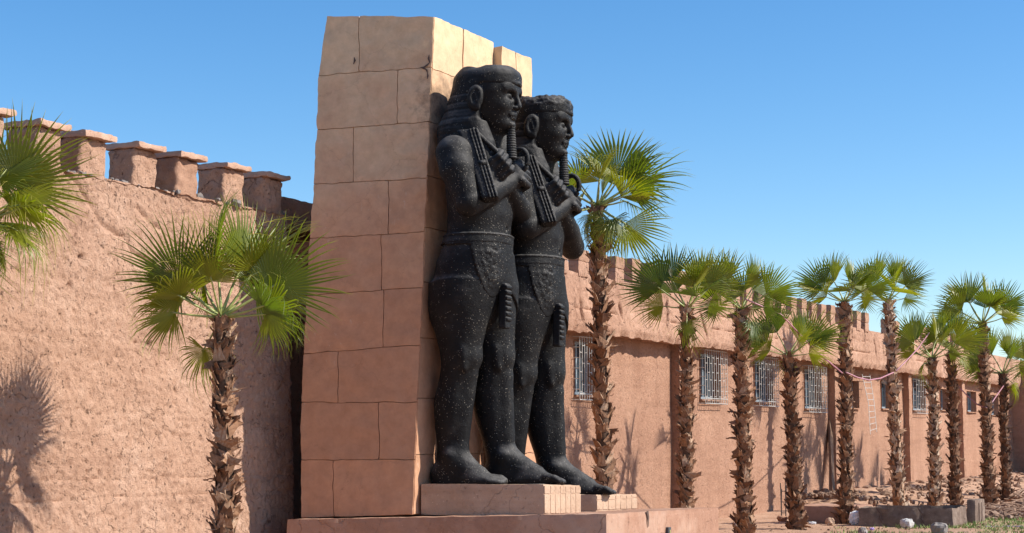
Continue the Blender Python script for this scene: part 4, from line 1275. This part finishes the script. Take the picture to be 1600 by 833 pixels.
# ================================================================== PALMS
def frond_mesh(seed, L=.72, Lp=.52, spread=118, nseg=42, droop=.22, fold=.30, pitch=-.15, ratty=.0, sp0=.42):
    """fan leaf in its own frame: stalk runs along +X from the origin, fan opens at X = Lp"""
    rg = np.random.RandomState(seed)
    V = []; F = []; UV = []
    hub = np.array([Lp, 0, .10 * Lp])
    fr = [.02, .22, .42, .56, .70, .84, 1.0]
    for i in range(nseg):
        th = R(-spread + 2 * spread * (i + .5) / nseg); dth = R(2 * spread / nseg) * .5
        L_ = L * (.80 + .22 * math.cos(th * .75)) * rg.uniform(.93, 1.05)
        if rg.rand() < ratty: L_ *= rg.uniform(.55, .85)
        side = math.sin(th)
        dr = droop * rg.uniform(.4, 1.7); tw = rg.normal() * .05; split = sp0 + .08 * rg.rand()
        base = len(V)
        for j, f in enumerate(fr):
            r_ = L_ * f
            wa = dth * r_ * .97 if f < split else dth * L_ * split * (1 - ((f - split) / (1 - split)) ** .9) * .78
            an = th + tw * max(0, f - split) * 2
            cx, cy = math.cos(an), math.sin(an)
            z = fold * abs(side) * r_ + pitch * r_ * max(0, cx) - dr * L_ * max(0, f - .55) ** 2 * 2.2
            zr = .35 * wa + .001
            c = np.array([cx * r_, cy * r_, z])
            t = np.array([-cy, cx, 0])
            shrink = 1 - max(0, f - .55) ** 2 * dr * .6
            c[:2] *= shrink
            for s_, up in ((-1, 0), (0, zr * 1.6), (1, 0)):
                V.append(hub + c + t * wa * s_ + np.array([0, 0, up])); UV.append((f, i / nseg))
        for j in range(len(fr) - 1):
            a = base + 3 * j; b = a + 3
            F.append((a, a + 1, b + 1, b)); F.append((a + 1, a + 2, b + 2, b + 1))
    # loose threads
    for i in range(10):
        th = R(rg.uniform(-spread, spread)); b = len(V); r0 = L * .7; c0 = hub + np.array([math.cos(th) * r0, math.sin(th) * r0, fold * abs(math.sin(th)) * r0])
        d = np.array([math.cos(th + rg.normal() * .5), math.sin(th + rg.normal() * .5), rg.uniform(-1, .2)]); d /= np.linalg.norm(d)
        for k in range(4):
            p = c0 + d * k * .06 + np.array([0, 0, -.012 * k * k]); V += [p, p + np.array([0, 0, .003])]; UV += [(1, .5)] * 2
        for k in range(3): F.append((b + 2 * k, b + 2 * k + 1, b + 2 * k + 3, b + 2 * k + 2))
    me = mesh_from('frond_blade', V, F, 2, UV); me.materials.append(M['leaf'])
    st = MB()
    pts = [np.array([0, 0, 0]), np.array([.3 * Lp, 0, -.0]), np.array([.65 * Lp, 0, .025 * Lp]), hub + np.array([.02, 0, .0]), hub + np.array([.16 * L, 0, .01 + pitch * .1 * L])]
    st.tube(pts, [.021, .015, .012, .011, .003], 5)
    pm = mesh_from('frond_stalk', np.concatenate(st.v), st.f, 2); pm.materials.append(M['petiole'])
    return me, pm
FR = [frond_mesh(1), frond_mesh(2, L=.76, droop=.3, fold=.22), frond_mesh(3, L=.68, droop=.15, fold=.38, pitch=-.05), frond_mesh(4, L=.66, droop=.7, fold=.15, pitch=-.35, ratty=.2),
      frond_mesh(5, L=.55, droop=1.3, fold=.05, pitch=-.55, ratty=.35, nseg=38), frond_mesh(6, L=.62, Lp=.30, spread=60, droop=.1, fold=.5, pitch=.0, nseg=26)]

FS = [frond_mesh(11, L=.68, Lp=.48, spread=78, sp0=.52, nseg=26, fold=.34, droop=.2), frond_mesh(12, L=.72, Lp=.50, spread=70, sp0=.50, nseg=24, fold=.28, droop=.25), frond_mesh(13, L=.66, Lp=.44, spread=86, sp0=.55, nseg=26, droop=.12, fold=.38, pitch=-.05), frond_mesh(14, L=.64, Lp=.46, spread=80, sp0=.46, droop=.5, fold=.18, pitch=-.3, ratty=.2, nseg=26),
      frond_mesh(15, L=.56, Lp=.38, spread=95, droop=1.1, fold=.05, pitch=-.55, ratty=.35, nseg=26), frond_mesh(16, L=.62, Lp=.22, spread=50, droop=.1, fold=.5, pitch=.0, nseg=22)]

def boot_mesh(seed):
    rg = np.random.RandomState(seed); V = []; F = []
    rows = 5; tip = rg.uniform(.7, .95); curl = rg.uniform(.12, .42); lean = rg.normal() * .35; H = rg.uniform(.14, .22); Wd = rg.uniform(.06, .105)
    for layer in (0, 1):
        for j in range(rows):
            v = j / (rows - 1)
            for c in (-1, 0, 1):
                w = Wd * (1 - .72 * v ** 1.2)
                x = .0 + .012 + curl * .16 * v ** 1.7 - (c * c) * .016 * (1 - v) - layer * .012
                y = c * w + lean * H * v
                z = H * v - .03
                if j == rows - 1: z += (-.035 if c == 0 else rg.uniform(-.02, .03)); y += c * .010
                V.append((x + rg.normal() * .004, y + rg.normal() * .005, z + rg.normal() * .004))
    n = rows * 3
    for j in range(rows - 1):
        for c in (0, 1):
            a = j * 3 + c
            F.append((a, a + 1, a + 4, a + 3)); F.append((n + a, n + a + 3, n + a + 4, n + a + 1))
        F.append((j * 3, j * 3 + 3, n + j * 3 + 3, n + j * 3)); F.append((j * 3 + 2, n + j * 3 + 2, n + j * 3 + 5, j * 3 + 5))
    k = (rows - 1) * 3
    F += [(k, k + 1, n + k + 1, n + k), (k + 1, k + 2, n + k + 2, n + k + 1)]
    me = mesh_from('boot', V, F); me.materials.append(M['boot'])
    return me
BOOTS = [boot_mesh(100 + i) for i in range(9)]
BV = []
for b in BOOTS:
    v = np.empty(len(b.vertices) * 3, np.float32); b.vertices.foreach_get('co', v); BV.append((v.reshape(-1, 3).astype(float), [tuple(p.vertices) for p in b.polygons]))

def palm(base, top, r, label, seed, crown=1.0, nfr=20, single=False, fronds=None, flare=1.25, dead=3, lo=-28, kit=None, top_el=74):
    rg = np.random.RandomState(seed)
    base = np.asarray(base, float); top = np.asarray(top, float)
    e = root('fan_palm', base); tag(e, label, 'palm tree', 'fan palms along the wall')
    H = top[2] - base[2]; mid = (base + top) / 2 + np.array([rg.normal() * .03, rg.normal() * .03, 0])
    def axis(v): return (1 - v) ** 2 * base + 2 * v * (1 - v) * mid + v * v * top
    def rad(v): return r * (flare - (flare - 1) * min(1, v / .25)) if v < .25 else r * (1 - .25 * (v - .25) / .75)
    r = r * .72
    n = 40; m = 14; V = []; F = []
    for i in range(n + 1):
        v = i / n; c = axis(v)
        for k in range(m):
            q = 2 * math.pi * k / m; rr = rad(v) * (.78 + .12 * rg.rand())
            V.append(c + np.array([math.cos(q) * rr, math.sin(q) * rr, 0]))
    for i in range(n):
        for k in range(m): F.append((i * m + k, i * m + (k + 1) % m, (i + 1) * m + (k + 1) % m, (i + 1) * m + k))
    part('trunk', V, F, M['trunk'], e, 2)
    per = 6; rows = int(min(H / .082, 49)); step = H / rows
    bigV = MB()
    cnt = 0
    for i in range(rows):
        for k in range(per):
            v = (i + rg.uniform(-.45, .45)) / rows + .008
            v = min(max(v, 0), .985)
            q = 2 * math.pi * (k + .5 * (i % 2)) / per + rg.normal() * .22
            c = axis(v); rr = rad(v) * .86
            # loose shreds droop, most point up and outwards
            tilt = rg.normal() * .24 - .04; sideways = rg.normal() * .6
            sc_ = rg.uniform(.7, 1.12) * (r / .15) ** .6 * (1.0 if v > .06 else 1.25)
            if rg.rand() < .05: tilt += 1.1
            p = c + np.array([math.cos(q) * rr, math.sin(q) * rr, 0])
            rm = Matrix.Rotation(q, 4, 'Z') @ Matrix.Rotation(sideways, 4, 'X') @ Matrix.Rotation(tilt + .12, 4, 'Y')
            hs_ = 1.0 * step / .082
            mtx = Matrix.Translation(Vector(p - base)) @ rm @ Matrix.Diagonal((sc_, sc_, sc_ * hs_, 1))
            bi = rg.randint(len(BOOTS))
            if single and cnt < 296:
                o = bpy.data.objects.new('leaf_base', BOOTS[bi]); col.objects.link(o); o.parent = e; o.matrix_basis = mtx; cnt += 1
            else:
                A = np.array(mtx); bigV.add(BV[bi][0] @ A[:3, :3].T + A[:3, 3] + base, BV[bi][1])
        # stray fibres
        if rg.rand() < .8:
            q = rg.uniform(0, 6.28); c = axis(min(.98, (i + .5) / rows)); rr = rad(i / rows)
            d = np.array([math.cos(q), math.sin(q), rg.uniform(-.5, 1.0)]); s0 = c + np.array([math.cos(q), math.sin(q), 0]) * rr * .8
            bigV.tube([s0, s0 + d * .07, s0 + d * .11 + np.array([rg.normal() * .03, rg.normal() * .03, .03])], [.006, .005, .002], 4)
    if bigV.n: part('loose_boots', np.concatenate(bigV.v), bigV.f, M['boot'], e, kind='stuff')
    # crown
    tp = Vector(top - base)
    specs = []
    if fronds is not None: specs += fronds
    for i in range(nfr):
        u = (i + .5) / nfr
        yaw = i * 137.5 + rg.uniform(-22, 22); el = top_el - (top_el - lo) * u ** .85 + rg.uniform(-9, 9)
        vi = 5 if (u < .08) else (rg.choice([0, 1, 2]) if el > 8 else rg.choice([1, 3, 4]))
        specs.append((yaw, el, rg.uniform(-55, 55), rg.uniform(.80, 1.08) * (.75 if u < .15 else 1), vi))
    for i in range(dead): specs.append((rg.uniform(0, 360), rg.uniform(-62, -35), rg.uniform(-30, 30), rg.uniform(.6, .85), 4))
    for (yaw, el, roll, s_, vi) in specs:
        me, pm = (kit or FR)[vi]
        o = bpy.data.objects.new('frond', me); col.objects.link(o); o.parent = e
        s_ = s_ * crown
        o.matrix_basis = Matrix.Translation(tp) @ Matrix.Rotation(R(yaw), 4, 'Z') @ Matrix.Rotation(-R(el), 4, 'Y') @ Matrix.Rotation(R(roll), 4, 'X') @ Matrix.Diagonal((s_, s_, s_, 1))
        p = bpy.data.objects.new('stalk', pm); col.objects.link(p); p.parent = o
    return e

def on_row(px, off):                      # a palm foot `off` metres out from the long wall, in that picture column
    d = ray(px, 700); O2 = WO + WN * off
    k = np.dot(O2 - CAM, WN) / np.dot(d, WN); q = CAM + d * k; q[2] = 0; return q
def top_at(base, px, py): 
    q = on_depth(px, py, base[1]); return q

# the palm in front of the left-hand wall
b = on_depth(352, 800, 17.25); b[2] = 0
palm(b, top_at(b, 345, 496), .150, 'short fan palm with a wide open crown in front of the rough left-hand wall', 11, 1.08, nfr=2, single=True, dead=1, lo=5, fronds=[
    (180, 38, 62, 1.0, 0), (108, 76, -80, 1.0, 1), (62, 62, 70, 1.06, 2), (4, 30, -66, 1.03, 1), (215, 20, 38, .85, 3), (-25, 8, -40, .85, 3), (140, 48, 75, .95, 0), (30, 40, -85, .9, 0), (255, 55, 20, .7, 2), (200, 2, 60, .8, 3), (-10, 2, -70, .8, 3)])
# the palm whose crown only just reaches in from the left edge
b = on_depth(-62, 800, 16.4); b[2] = 0
palm(b, top_at(b, -50, 350), .16, 'palm at the extreme left edge whose trunk is out of sight, only fronds reaching in', 12, 1.0, nfr=11, single=False, dead=3, lo=-30, fronds=[
    (8, 42, -72, 1.12, 1), (-5, 12, -30, 1.0, 4), (20, 55, 50, 1.0, 0), (-20, -12, 10, .95, 4), (40, 25, -40, .9, 3)])
PALMS = [  # foot column, foot row or None, perpendicular offset, top px, py, radius, crown, label
    (944, None, 2.75, 933, 322, .150, .98, 'tall palm right beside the farther statue, with ragged drooping crown'),
    (1071, None, 2.75, 1073, 482, .140, .82, 'palm between the end of the statue platform and the first fully visible window'),
    (1164, 838, None, 1158, 484, .175, .86, 'thick palm just past the end of the platform, left of the second barred window'),
    (1245, 828, None, 1232, 556, .165, .80, 'short palm standing over a broken brick, lowest crown of the right-hand row'),
    (1322, 819, None, 1319, 472, .160, .80, 'palm rising in front of the low brown plinth beside the white plastic bag'),
    (1403, None, 2.6, 1388, 470, .165, .93, 'tallest-looking palm of the far group, leaning slightly left behind the cracked concrete'),
    (1459, None, 3.0, 1456, 560, .160, .93, 'shorter palm behind the right half of the cracked concrete, low broad crown'),
    (1490, None, 3.2, 1486, 548, .155, .82, 'palm close behind its lower neighbour, crowns overlapping, above the small concrete block'),
    (1547, 791, None, 1535, 506, .170, 1.04, 'tall palm right of the concrete blocks with a high dark green crown'),
    (1573, 784, None, 1567, 584, .150, 1.0, 'last whole palm at the right, thin trunk beside the cross wall'),
]
for i, (px, py, off, tx_, ty_, r_, cr, lab) in enumerate(PALMS):
    b = on_z(px, py, 0) if py else on_row(px, off)
    q_ = random.Random(i * 3 + 2); j_ = lambda v, s_: v + q_.uniform(-s_, s_)
    far = [(j_(185, 25), j_(30, 10), j_(66, 12), j_(1.0, .08), 0), (j_(-5, 25), j_(32, 10), j_(-66, 12), j_(1.02, .08), 1), (j_(140, 22), j_(60, 8), j_(-80, 10), .98, 1), (j_(48, 20), j_(58, 8), j_(75, 10), 1.0, 2), (j_(-60, 30), j_(52, 12), j_(40, 30), .85, 2), (j_(178, 20), j_(8, 8), j_(50, 20), .82, 3), (j_(2, 20), j_(10, 8), j_(-50, 20), .82, 3)] 
    if i == 0: far = [(5, 30, -40, 1.25, 3), (12, 55, 55, 1.1, 2), (80, 66, 40, 1.0, 3), (170, 45, 60, .95, 4), (0, 5, 10, .9, 4), (-15, 20, -60, 1.0, 3)]
    palm(b, top_at(b, tx_, ty_), r_, lab, 20 + i, cr * (1.10 if i == 0 else 1.20), nfr=(9 if i == 0 else (3, 4, 1, 3, 3, 2, 3, 5, 2)[i - 1]), single=(i < 3), fronds=far, dead=(7 if i == 0 else 1), lo=(-26 if i == 0 else 0), kit=FS)
b = on_z(1632, 780, 0)
palm(b, top_at(b, 1622, 575), .15, 'palm beyond the right edge of the picture, only its leaf tips showing', 40, 1.1, nfr=12, dead=3, kit=FS)

# ================================================================== SMALL THINGS ON THE RIGHT
def block_thing(label, cat, name, c_near_left, c_near_right, depth, ztop, mat, seed, cracks=(), zb=-.05, drop=0.0, amp=.02):
    A, B = np.array(c_near_left, float), np.array(c_near_right, float)
    A[2] = B[2] = zb
    d = (B - A); L = np.linalg.norm(d); d /= L; bk = np.array([.454, .891, 0])
    C = box_corners(A, d * L, bk * depth, UZ * (ztop - zb))
    V, F = rough_hexa(C, .07, amp, 4, .015)
    # cracks cut as notches running down through the near face
    for (s_, w_, dep) in cracks:
        x = (V - A) @ d; y = (V - A)[:, 1]
        k = (V[:, 2] - zb) / (ztop - zb)
        pos = s_ + .22 * (.8 - k) ** 1.5 + .03 * np.sin(k * 14)
        m = np.exp(-((x - pos) / w_) ** 2) * (y < .3)
        V = V + bk * (m * dep)[:, None] - UZ * (m * (V[:, 2] > ztop - .12) * dep * .5)[:, None]
    e = root(name, (A + B) / 2); tag(e, label, cat)
    part('slab', V, F, mat, e, True)
    for (s_, w_, dep) in cracks:
        P = []; Fq = []
        n = 12
        for i in range(n + 1):
            k = 1 - i / n * .93; pos = s_ + .22 * (.8 - k) ** 1.5 * (1 if k < .8 else -0) + .03 * math.sin(k * 14) + .012 * math.sin(i * 2.3) if k < .8 else s_ + .012 * math.sin(i * 2.3)
            ww = w_ * .30 * (1 + .5 * math.sin(i * 1.7)); q = A + d * pos - bk * (.022) + UZ * ((ztop - zb) * k)
            P += [q - d * ww, q + d * ww]
        for i in range(n): Fq.append((2 * i, 2 * i + 1, 2 * i + 3, 2 * i + 2))
        part('crack', P, Fq, M['void'], e)
    return e
gA, gB = on_z(1232, 818, 0), on_z(1344, 819, 0)
block_thing('long low brown earthen plinth behind two palm trunks, left of the cracked concrete', 'plinth', 'earth_plinth', gA, gB, 1.0, .34, M['platform'], 1)
gA, gB = on_z(1341, 823, 0), on_z(1490, 824, 0)
ht = on_plane(1490, 787, gB, [0, 1, 0])[2]
block_thing('largest dark concrete slab lying on the grass, split by two wide cracks', 'concrete block', 'concrete_block', gA, gB, 1.15, ht + .05, M['concrete'], 2, cracks=((.36, .035, .05), (1.12, .035, .05)), amp=.025)
gA, gB = on_z(1511, 818, 0), on_z(1521, 820, 0)
gB = gA + np.array([.978, -.208, 0]) * .16
ht2 = on_plane(1511, 781, gA, [0, 1, 0])[2]
def end_block():
    A = gA.copy(); A[2] = -.05
    C = box_corners(A, np.array([.978, -.208, 0]) * .16, np.array([.454, .891, 0]) * .9, UZ * (ht2 + .05))
    V, F = rough_hexa(C, .06, .014, 4, .012)
    e = root('concrete_block', A); tag(e, 'small pale concrete block standing at the right end of the cracked slab', 'concrete block')
    part('slab', V, F, M['concrete'], e, True)
    # grooves on the sunlit end
    n = np.array([.891, -.454, 0]); f0 = A + np.array([.978, -.208, 0]) * .16 + n * .012
    for s_ in (.3, .58):
        c = f0 + np.array([.454, .891, 0]) * s_ * .9 + UZ * (ht2 * .5 + .03)
        V, F = rough_hexa(box_corners(c - UZ * ht2 * .4 - np.array([.454, .891, 0]) * .007, np.array([.454, .891, 0]) * .014, n * .012, UZ * ht2 * .8), .05, .004, 8)
        part('joint', V, F, M['void'], e)
end_block()

def rock(px, py, size, name, label, cat, mat, seed, flat=.7, z=None):
    p = on_z(px, py, 0); rg = np.random.RandomState(seed)
    V, F = lattice(5, 5, 4); v = V - .5; v = v / (np.linalg.norm(v, axis=1)[:, None] ** .75 + 1e-6)
    v = v * np.array([1, .8, flat]) * size
    v = v + size * .22 * np.stack([fbm(V * 2.3 + seed * 3 + k * 11, 2) for k in range(3)], 1)
    q = rg.uniform(0, 6.28); v = v @ np.array([[math.cos(q), -math.sin(q), 0], [math.sin(q), math.cos(q), 0], [0, 0, 1]]).T
    v[:, 2] -= v[:, 2].min() + .03 * size
    o = solo(name, v + p, F, mat, label=label, cat=cat)
    return o
rock(1222, 815, .12, 'brick', 'broken reddish brick lying beside the short palm', 'brick', M['merlon_block'], 2, .6)
rock(1297, 822, .10, 'stone', 'square pinkish stone at the foot of the palm by the plastic bag', 'stone', M['pedestal'], 3, .9)
rock(1467, 836, .17, 'stone', 'grey pointed stone in the grass below the right half of the cracked slab', 'stone', M['stone_grey'], 4, .7)
rock(1348, 838, .11, 'stone', 'dark grey stone at the bottom edge below the crumpled wrapper', 'stone', M['stone_grey'], 5, .8)
rock(1417, 826, .15, 'stone', 'pale whitish stone in front of the cracked slab', 'stone', M['pale_stone'], 6, .7)
rock(1550, 800, .12, 'stone', 'whitish stone at the edge of the rubbish strip', 'stone', M['rubble'], 7, .6)
def crumple(px, py, size, label, mat, seed, sq=1.0):
    p = on_z(px, py, 0); rg = np.random.RandomState(seed)
    V, F = lattice(9, 9, 7); v = V - .5; v = v / (np.linalg.norm(v, axis=1)[:, None] ** .8 + 1e-6) * np.array([1, .7, .8 * sq]) * size
    v += size * .30 * np.stack([fbm(V * 4 + seed * 5 + k * 13, 3, .7, True) - .5 for k in range(3)], 1) * .5
    v[:, 2] -= v[:, 2].min() + .01
    solo('plastic_bag', v + p, F, mat, label=label, cat='plastic bag')
crumple(1338, 822, .17, 'crumpled white plastic bag against the palm foot and the cracked slab', M['plastic_white'], 3, 1.1)
crumple(1377, 822, .13, 'silvery crumpled wrapper on the grass in front of the cracked slab', M['plastic_white'], 4, .8)
crumple(1269, 820, .08, 'small white scrap of plastic between the two palm feet', M['plastic_white'], 5, .5)
crumple(1479, 786, .06, 'little white bag caught on top of the rubble by the palms', M['plastic_white'], 6, 1.2)
crumple(1362, 828, .05, 'purple scrap of plastic on the grass', M['plastic_purple'], 7, .7)
p = on_z(1570, 824, 0)
V, F = rough_hexa(box_corners(p - np.array([.35, 0, 0]), [.7, .05, 0], [0, .08, 0], [0, 0, .02]), .05, .012, 9)
solo('plastic_strip', V, F, M['plastic_purple'], label='long lilac strip of plastic lying on the grass at far right', cat='plastic strip')

# rubble: heaps on the spoil bank, and the rubbish strip at far right
def rub(rng):
    px = rng.uniform(1235, 1600)
    t = wpix(px, 760, 0)[0]; o = abs(rng.normal()) * .9 + .15
    p = W(t, o, 0.0); p[2] = .28 * math.exp(-((o - .55) / 1.5) ** 2) + .04; return p
mb = scatter_rocks(1700, rub, .058, 21, .9)
tag(link('rubble', mesh_from('rubble', np.concatenate(mb.v), mb.f), M['rubble']), kind='stuff', label='heap of broken brick and earth banked against the long wall', cat='rubble')
def rub2(rng):
    px = rng.uniform(1512, 1640); py = rng.uniform(790, 812); p = on_z(px, py, 0); p[2] = .02; return p
mb = scatter_rocks(420, rub2, .075, 22, .7)
rng = np.random.RandomState(9)
for i in range(240):
    p = rub2(rng); q = rng.uniform(0, 6.28); l = rng.uniform(.1, .4); d = np.array([math.cos(q), math.sin(q), rng.uniform(-.1, .35)]) * l
    mb.tube([p + [0, 0, .04], p + d * .5 + [0, 0, .05], p + d + [0, 0, .03]], [.012, .010, .006], 4)
for i in range(60):
    px = rng.uniform(1560, 1640); p = on_z(px, rng.uniform(772, 786), 0); q = rng.uniform(0, 6.28); l = rng.uniform(.3, 1.0); d = np.array([math.cos(q), math.sin(q), rng.uniform(0, .5)]) * l
    mb.tube([p, p + d * .5, p + d], [.02, .018, .01], 4)
tag(link('debris', mesh_from('debris', np.concatenate(mb.v), mb.f), M['rubble']), kind='stuff', label='strip of rubbish, chips and dry palm stalks on the ground at far right', cat='debris')
def peb(rng):
    p = on_z(rng.uniform(1130, 1600), 815 + 40 * rng.rand() ** 1.0, 0); return p
mb = scatter_rocks(520, peb, .028, 23, .7)
tag(link('pebbles', mesh_from('pebbles', np.concatenate(mb.v), mb.f), M['rubble']), kind='stuff', label='pebbles strewn over the bare earth by the palms', cat='pebbles')

# grass
def grass():
    rng = np.random.RandomState(5); V = []; F = []; N = 0
    for i in range(15000):
        px = rng.uniform(1290, 1640); py = rng.uniform(806, 845)
        p = on_z(px, py, 0)
        den = fbm(np.array([[p[0] * .8, p[1] * .8, 0]]), 2)[0] if False else 0
        V.append(p)
    P = np.array(V); den = fbm(P * .75 + 4, 3) + .35 * np.exp(-((P[:, 1] - 33) / 1.2) ** 2) + .25 * (P[:, 0] > 8)
    fade = np.clip((P[:, 0] / P[:, 1] * F_PX + 800 - 1300) / 130, -1, 1)
    P = P[den + .45 * (fade - 1) + rng.normal(size=len(P)) * .18 > .32]
    n = len(P); h = rng.uniform(.02, .085, n); q = rng.uniform(0, 6.28, n); w = rng.uniform(.006, .012, n)
    dx, dy = np.cos(q), np.sin(q); ln = rng.normal(size=(n, 2)) * .03
    a = P + np.stack([-dx * w, -dy * w, 0 * w], 1); b = P + np.stack([dx * w, dy * w, 0 * w], 1)
    c = P + np.stack([ln[:, 0], ln[:, 1], h], 1)
    V = np.stack([a, b, c], 1).reshape(-1, 3); V[:, 2] += .0
    F = np.arange(3 * n, dtype=np.int32).reshape(-1, 3)
    tag(link('grass', mesh_from('grass', V, F), M['grass']), kind='stuff', label='patchy short green grass in front of the concrete blocks', cat='grass')
grass()

# rebar cage stub beside the short palm
e = root('rebar_column', on_z(1221, 811, 0)); tag(e, 'thin black steel reinforcement stub standing upright left of the short palm', 'rebar')
b0 = on_z(1221, 811, 0); s3 = [b0, b0 + [.09, 0, 0], b0 + [.02, .10, 0], b0 + [.11, .1, 0]]
for i, q in enumerate(s3):
    mb = MB().tube([q, q + [.0, 0, .35], q + [-.01 + .01 * i, 0, (.73, .82, .6, .68)[i]]], .011, 5); part('bar', np.concatenate(mb.v), mb.f, M['rebar'], e)
for z in (.12, .34, .56):
    mb = MB().tube([s3[0] + [0, 0, z], s3[1] + [0, 0, z], s3[3] + [0, 0, z], s3[2] + [0, 0, z], s3[0] + [0, 0, z]], .007, 4); part('tie', np.concatenate(mb.v), mb.f, M['rebar'], e)
# leaning plank by the pilaster
t, _ = wpix(1294, 780, .2); t2, z2 = wpix(1299, 655, .05)
mb = MB(); a_, b_ = W(t, .35, .1), W(t2, .04, z2)
d = (b_ - a_); L = np.linalg.norm(d); d /= L; sx = UT; nn = np.cross(sx, d)
V, F = rough_hexa(box_corners(a_ - sx * .11, sx * .22, nn * .05, d * L), .1, .008, 6); solo('plank', V, F, M['wood'], label='brown plank leaning on the wall beside the pilaster, between two palms', cat='plank')
# ladder leaning on the wall
e = root('ladder', W(wpix(1352, 640, .4)[0], .4, 1.5)); tag(e, 'white wire ladder hanging twisted in front of the far windows', 'ladder')
def lad(px, py, off): t, z = wpix(px, py, off); return W(t, off, z)
Lr = [lad(1347, 585, .12), lad(1357, 630, .45), lad(1360, 679, .75)]; Rr = [lad(1359, 585, .12), lad(1366, 630, .45), lad(1370, 675, .75)]
for S_ in (Lr, Rr):
    mb = MB().tube(S_, .008, 5); part('rail', np.concatenate(mb.v), mb.f, M['white_metal'], e)
for k in range(10):
    f = (k + .4) / 10 * 2; i = min(1, int(f)); g = f - i
    mb = MB().tube([lerp(Lr[i], Lr[i + 1], g), lerp(Rr[i], Rr[i + 1], g)], .008, 5); part('rung', np.concatenate(mb.v), mb.f, M['white_metal'], e)
# pink cable slung between the palms
def P3(px, py, dep): return on_depth(px, py, dep)
def sag(a, b, s, n=14): return [lerp(a, b, i / n) - UZ * s * 4 * (i / n) * (1 - i / n) for i in range(n + 1)]
dp = {}
def pal_d(px, off=2.7): return on_row(px, off)[1] - .15
cab = [
    ([(1166, 468, 29.1), (1221, 492, 30.6), (1271, 545, 31.8), (1316, 583, 32.8)], 'pink cable sloping down from the thick palm to the palm by the plastic bag', .0),
    ([(1322, 582, 32.8), (1340, 590, 33.8), (1358, 594, 34.8), (1376, 591, 36), (1396, 582, 37.2)], 'pink cable sagging between the first two tall palms of the far group', .0),
    ([(1400, 580, 37.3), (1418, 562, 38.3), (1434, 545, 39.2), (1452, 520, 40.2)], 'pink cable rising behind the tallest palm towards the low broad crown', .0),
    ([(1490, 596, 42), (1510, 617, 42), (1528, 633, 42), (1542, 637, 41.8)], 'pink cable sagging down to the tall palm right of the concrete blocks', .0),
    ([(1548, 632, 42), (1558, 617, 43.5), (1568, 603, 44.6)], 'short pink cable end between the last two whole palms', .0)]
for pts, lab, _ in cab:
    mb = MB().tube([P3(*q) for q in pts], .014, 6)
    solo('cable', np.concatenate(mb.v), mb.f, M['cable'], 2, label=lab, cat='cable', group='pink cables between the palms')
